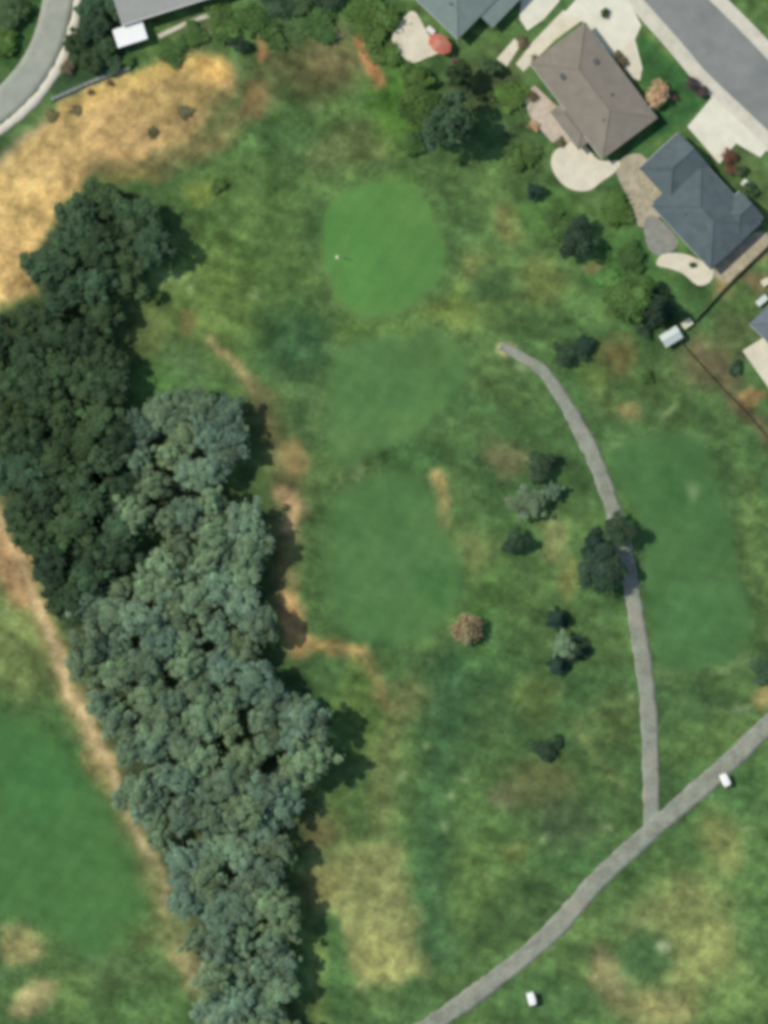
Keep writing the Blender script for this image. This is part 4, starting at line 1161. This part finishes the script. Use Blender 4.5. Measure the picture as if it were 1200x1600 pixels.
# red parasol
x, y = P(687, 71)
pa = tag(empty('red_parasol', (x, y, 0.0), R(-38), (1.12, .78, 1)), 'faded red oblong parasol at the patio of the grey green house', 'parasol')
b = MB(); b.tube([(0, 0, .0), (0, 0, .2)], .35, 12); b.build('base', M['metal'], pa)
b = MB(); b.tube([(0, 0, .1), (0, 0, 2.75)], .03, 8); b.build('pole', M['white'], pa)
top = []; fa = []; n8 = 8
for k in range(n8):
    a = 2 * math.pi * k / n8; top.append((1.85 * math.cos(a), 1.85 * math.sin(a), 2.05))
    am = a + math.pi / n8; top.append((1.70 * math.cos(am), 1.70 * math.sin(am), 2.05))
top.append((0, 0, 2.7))
for k in range(16): fa.append((k, (k + 1) % 16, 16))
v2 = top + [(p[0], p[1], p[2] - .03) for p in top]
fa2 = fa + [(b_ + 17, a_ + 17, 33) for a_, b_, _ in fa] + [((k + 1) % 16, k, 17 + k, 17 + (k + 1) % 16) for k in range(16)]
mesh_obj('canopy', v2, fa2, M['red'], pa)
for k in range(n8):
    a = 2 * math.pi * k / n8
    b = MB(); b.tube([(0, 0, 2.62), (1.8 * math.cos(a), 1.8 * math.sin(a), 2.0)], .015, 5); b.build('rib', M['metal'], pa)
b = MB(); b.tube([(0, 0, 2.66), (0, 0, 2.85)], [.07, .02], 8); b.build('finial', M['metal'], pa)

# fences
def fence(name, pts_px, mat, label, hgt=1.6, bay=2.0):
    pts = [P(*p) for p in pts_px]
    x0, y0 = pts[0]
    root = tag(empty(name, (x0, y0, hz(x0, y0))), label, 'fence')
    z0 = hz(x0, y0)
    rel = []
    for (ax, ay), (bx_, by_) in zip(pts[:-1], pts[1:]):
        L = math.hypot(bx_ - ax, by_ - ay); n = max(1, round(L / bay))
        for k in range(n): rel.append((ax + (bx_ - ax) * k / n, ay + (by_ - ay) * k / n))
    rel.append(pts[-1])
    pm = None
    for (ax, ay), (bx_, by_) in zip(rel[:-1], rel[1:]):
        L = math.hypot(bx_ - ax, by_ - ay); ang = math.atan2(by_ - ay, bx_ - ax)
        b = MB(); b.box(.05, L - .05, -.06, -.02, .25, .34); b.box(.05, L - .05, -.06, -.02, hgt - .35, hgt - .26)
        nb_ = int(L / .16)
        for k in range(nb_):
            u = .06 + k * (L - .12) / nb_
            b.box(u, u + (L - .12) / nb_ - .02, -.02, .012 + .006 * (k % 2), .06, hgt - .05 + .03 * math.sin(k * 2.3))
        o = b.build('fence_panel', mat, root)
        o.location = (ax - x0, ay - y0, hz(ax, ay) - z0); o.rotation_euler = (0, 0, ang)
    for ax, ay in rel:
        b = MB(); b.box(-.06, .06, -.06, .06, -.3, hgt + .1); b.add([(-.06, -.06, hgt + .1), (.06, -.06, hgt + .1), (.06, .06, hgt + .1), (-.06, .06, hgt + .1), (0, 0, hgt + .16)], [(0, 1, 4), (1, 2, 4), (2, 3, 4), (3, 0, 4)])
        o = b.build('post', mat, root); o.location = (ax - x0, ay - y0, hz(ax, ay) - z0)
fence('garden_fence', [(1086, 500), (1130, 452), (1166, 416), (1206, 378)], M['wood'], 'weathered pale fence between the slate roofed and grey blue roofed houses', 1.2)
fence('garden_fence', [(1064, 536), (1110, 588), (1160, 640), (1215, 702)], M['darkwood'], 'dark fence along the course behind the brown yard', .8)

# low stone wall between lane and sandy slope
x0, y0 = P(80, 156)
lw = tag(empty('low_wall', (x0, y0, 0)), 'low grey stone wall between the dark trees and the sandy slope', 'wall')
A = [P(*p) for p in smooth([(80, 156), (112, 142), (148, 126), (186, 112), (206, 106)], 4, False)]
for i in range(len(A) - 1):
    (ax, ay), (bx_, by_) = A[i], A[i + 1]
    L = math.hypot(bx_ - ax, by_ - ay)
    b = MB(); b.rbox(.015, L - .015, -.28, .28, -.2, .55 + .05 * math.sin(i * 1.7), .05)
    o = b.build('stone', M['lowwall'], lw); o.location = (ax - x0, ay - y0, 0); o.rotation_euler = (0, 0, math.atan2(by_ - ay, bx_ - ax))
slab('garden_path', [(246, 54), (292, 32), (350, 12), (352, 18), (294, 39), (250, 60)], 0.07, M['pave'], .2)

# ------------------------------------------------------------------ golf things
x, y = P(527, 402); z = hz(x, y) + .03
fl = tag(empty('flagstick', (x, y, z)), 'flagstick with pale yellow flag standing in the putting green', 'flagstick')
b = MB(); b.tube([(0, 0, -.1), (0, 0, 2.3)], .025, 8); b.build('pole', M['white'], fl)
fv = []; ff = []
for i in range(9):
    u = i / 8
    for zz in (2.28 - .02 * u, 1.62 + .1 * u): fv.append((.02 + .95 * u, .10 * math.sin(u * 6), zz))
for i in range(8): ff.append((2 * i, 2 * i + 1, 2 * i + 3, 2 * i + 2))
nv = len(fv); fv += [(a, b_ + .012, c_) for a, b_, c_ in fv]; ff += [tuple(q + nv for q in reversed(f_)) for f_ in ff]
mesh_obj('flag', fv, ff, M['yellow'], fl)
b = MB(); b.tube([(0, 0, -.02), (0, 0, .012)], [.3, .28], 14); b.build('cup_rim', M['cream'], fl)
b = MB(); b.tube([(0, 0, 2.28), (0, 0, 2.36)], [.04, .02], 8); b.build('finial', M['white'], fl)

def golf_cart(px, py, a, label):
    x, y = P(px, py)
    o = tag(empty('golf_cart', (x, y, hz(x, y) + .02), R(a)), label, 'golf cart', 'golf carts by the lower cart path')
    b = MB()
    b.rbox(-1.1, .55, -.56, .56, .28, .62, .08)
    b.add([(.5, -.54, .28), (1.15, -.46, .3), (1.15, .46, .3), (.5, .54, .28), (.5, -.54, .95), (1.05, -.4, .66), (1.05, .4, .66), (.5, .54, .95)],
          [(0, 3, 2, 1), (4, 5, 6, 7), (0, 1, 5, 4), (1, 2, 6, 5), (2, 3, 7, 6), (3, 0, 4, 7)])
    b.build('body', M['white'], o)
    b = MB(); b.rbox(-.5, .05, -.5, .5, .6, .78, .05); b.build('seat', M['seat'], o)
    b = MB(); b.rbox(-.62, -.48, -.5, .5, .7, 1.18, .05); b.build('backrest', M['seat'], o)
    b = MB()
    nxr, nyr = 8, 6; g = []
    for i in range(nxr + 1):
        for j in range(nyr + 1):
            u = -1 + 2 * i / nxr; v = -1 + 2 * j / nyr
            g.append((-.15 + .95 * u * (1 - .06 * v * v), .60 * v * (1 - .08 * u * u), 1.88 - .05 * u ** 4 - .06 * v ** 4))
    q = [(i * (nyr + 1) + j, (i + 1) * (nyr + 1) + j, (i + 1) * (nyr + 1) + j + 1, i * (nyr + 1) + j + 1) for i in range(nxr) for j in range(nyr)]
    b.add(g, q); b.add([(p[0], p[1], p[2] - .05) for p in g], [tuple(reversed(k)) for k in q])
    b.build('roof', M['shedwhite'], o, True)
    for sx, sy, lx in ((.66, .48, .9), (.66, -.48, .9), (-.9, .48, -.95), (-.9, -.48, -.95)):
        b = MB(); b.tube([(lx, sy, .6), (sx, sy, 1.84)], .022, 6); b.build('roof_post', M['metal'], o)
    for sx in (-.75, .78):
        for sy in (-.5, .5):
            w = MB(); w.tube([(sx, sy - .1, .23), (sx, sy + .1, .23)], .23, 14); wo = w.build('wheel', M['tyre'], o)
            r = MB(); r.tube([(sx, sy - .11, .23), (sx, sy + .11, .23)], .12, 10); r.build('rim', M['rim'], wo)
    b = MB()
    ring = [(.42 + .17 * math.cos(t) * .6, .25 + .17 * math.sin(t), .98 + .17 * math.cos(t) * .6) for t in np.linspace(0, 2 * math.pi, 13)]
    b.tube(ring, .016, 5, False); b.tube([(.6, .25, .75), (.42, .25, .98)], .018, 5); b.build('steering_wheel', M['black'], o)
    b = MB(); b.add([(.98, -.46, .9), (.98, .46, .9), (.72, .46, 1.78), (.72, -.46, 1.78), (.965, -.46, .9), (.965, .46, .9), (.705, .46, 1.78), (.705, -.46, 1.78)],
                    [(0, 1, 2, 3), (7, 6, 5, 4), (0, 4, 5, 1), (1, 5, 6, 2), (2, 6, 7, 3), (3, 7, 4, 0)])
    b.build('windscreen', M['glass'], o)
golf_cart(1132, 1219, -66, 'white roofed golf cart at the edge of the lower cart path')
golf_cart(830, 1560, -75, 'white roofed golf cart alone on the grass below the cart path')
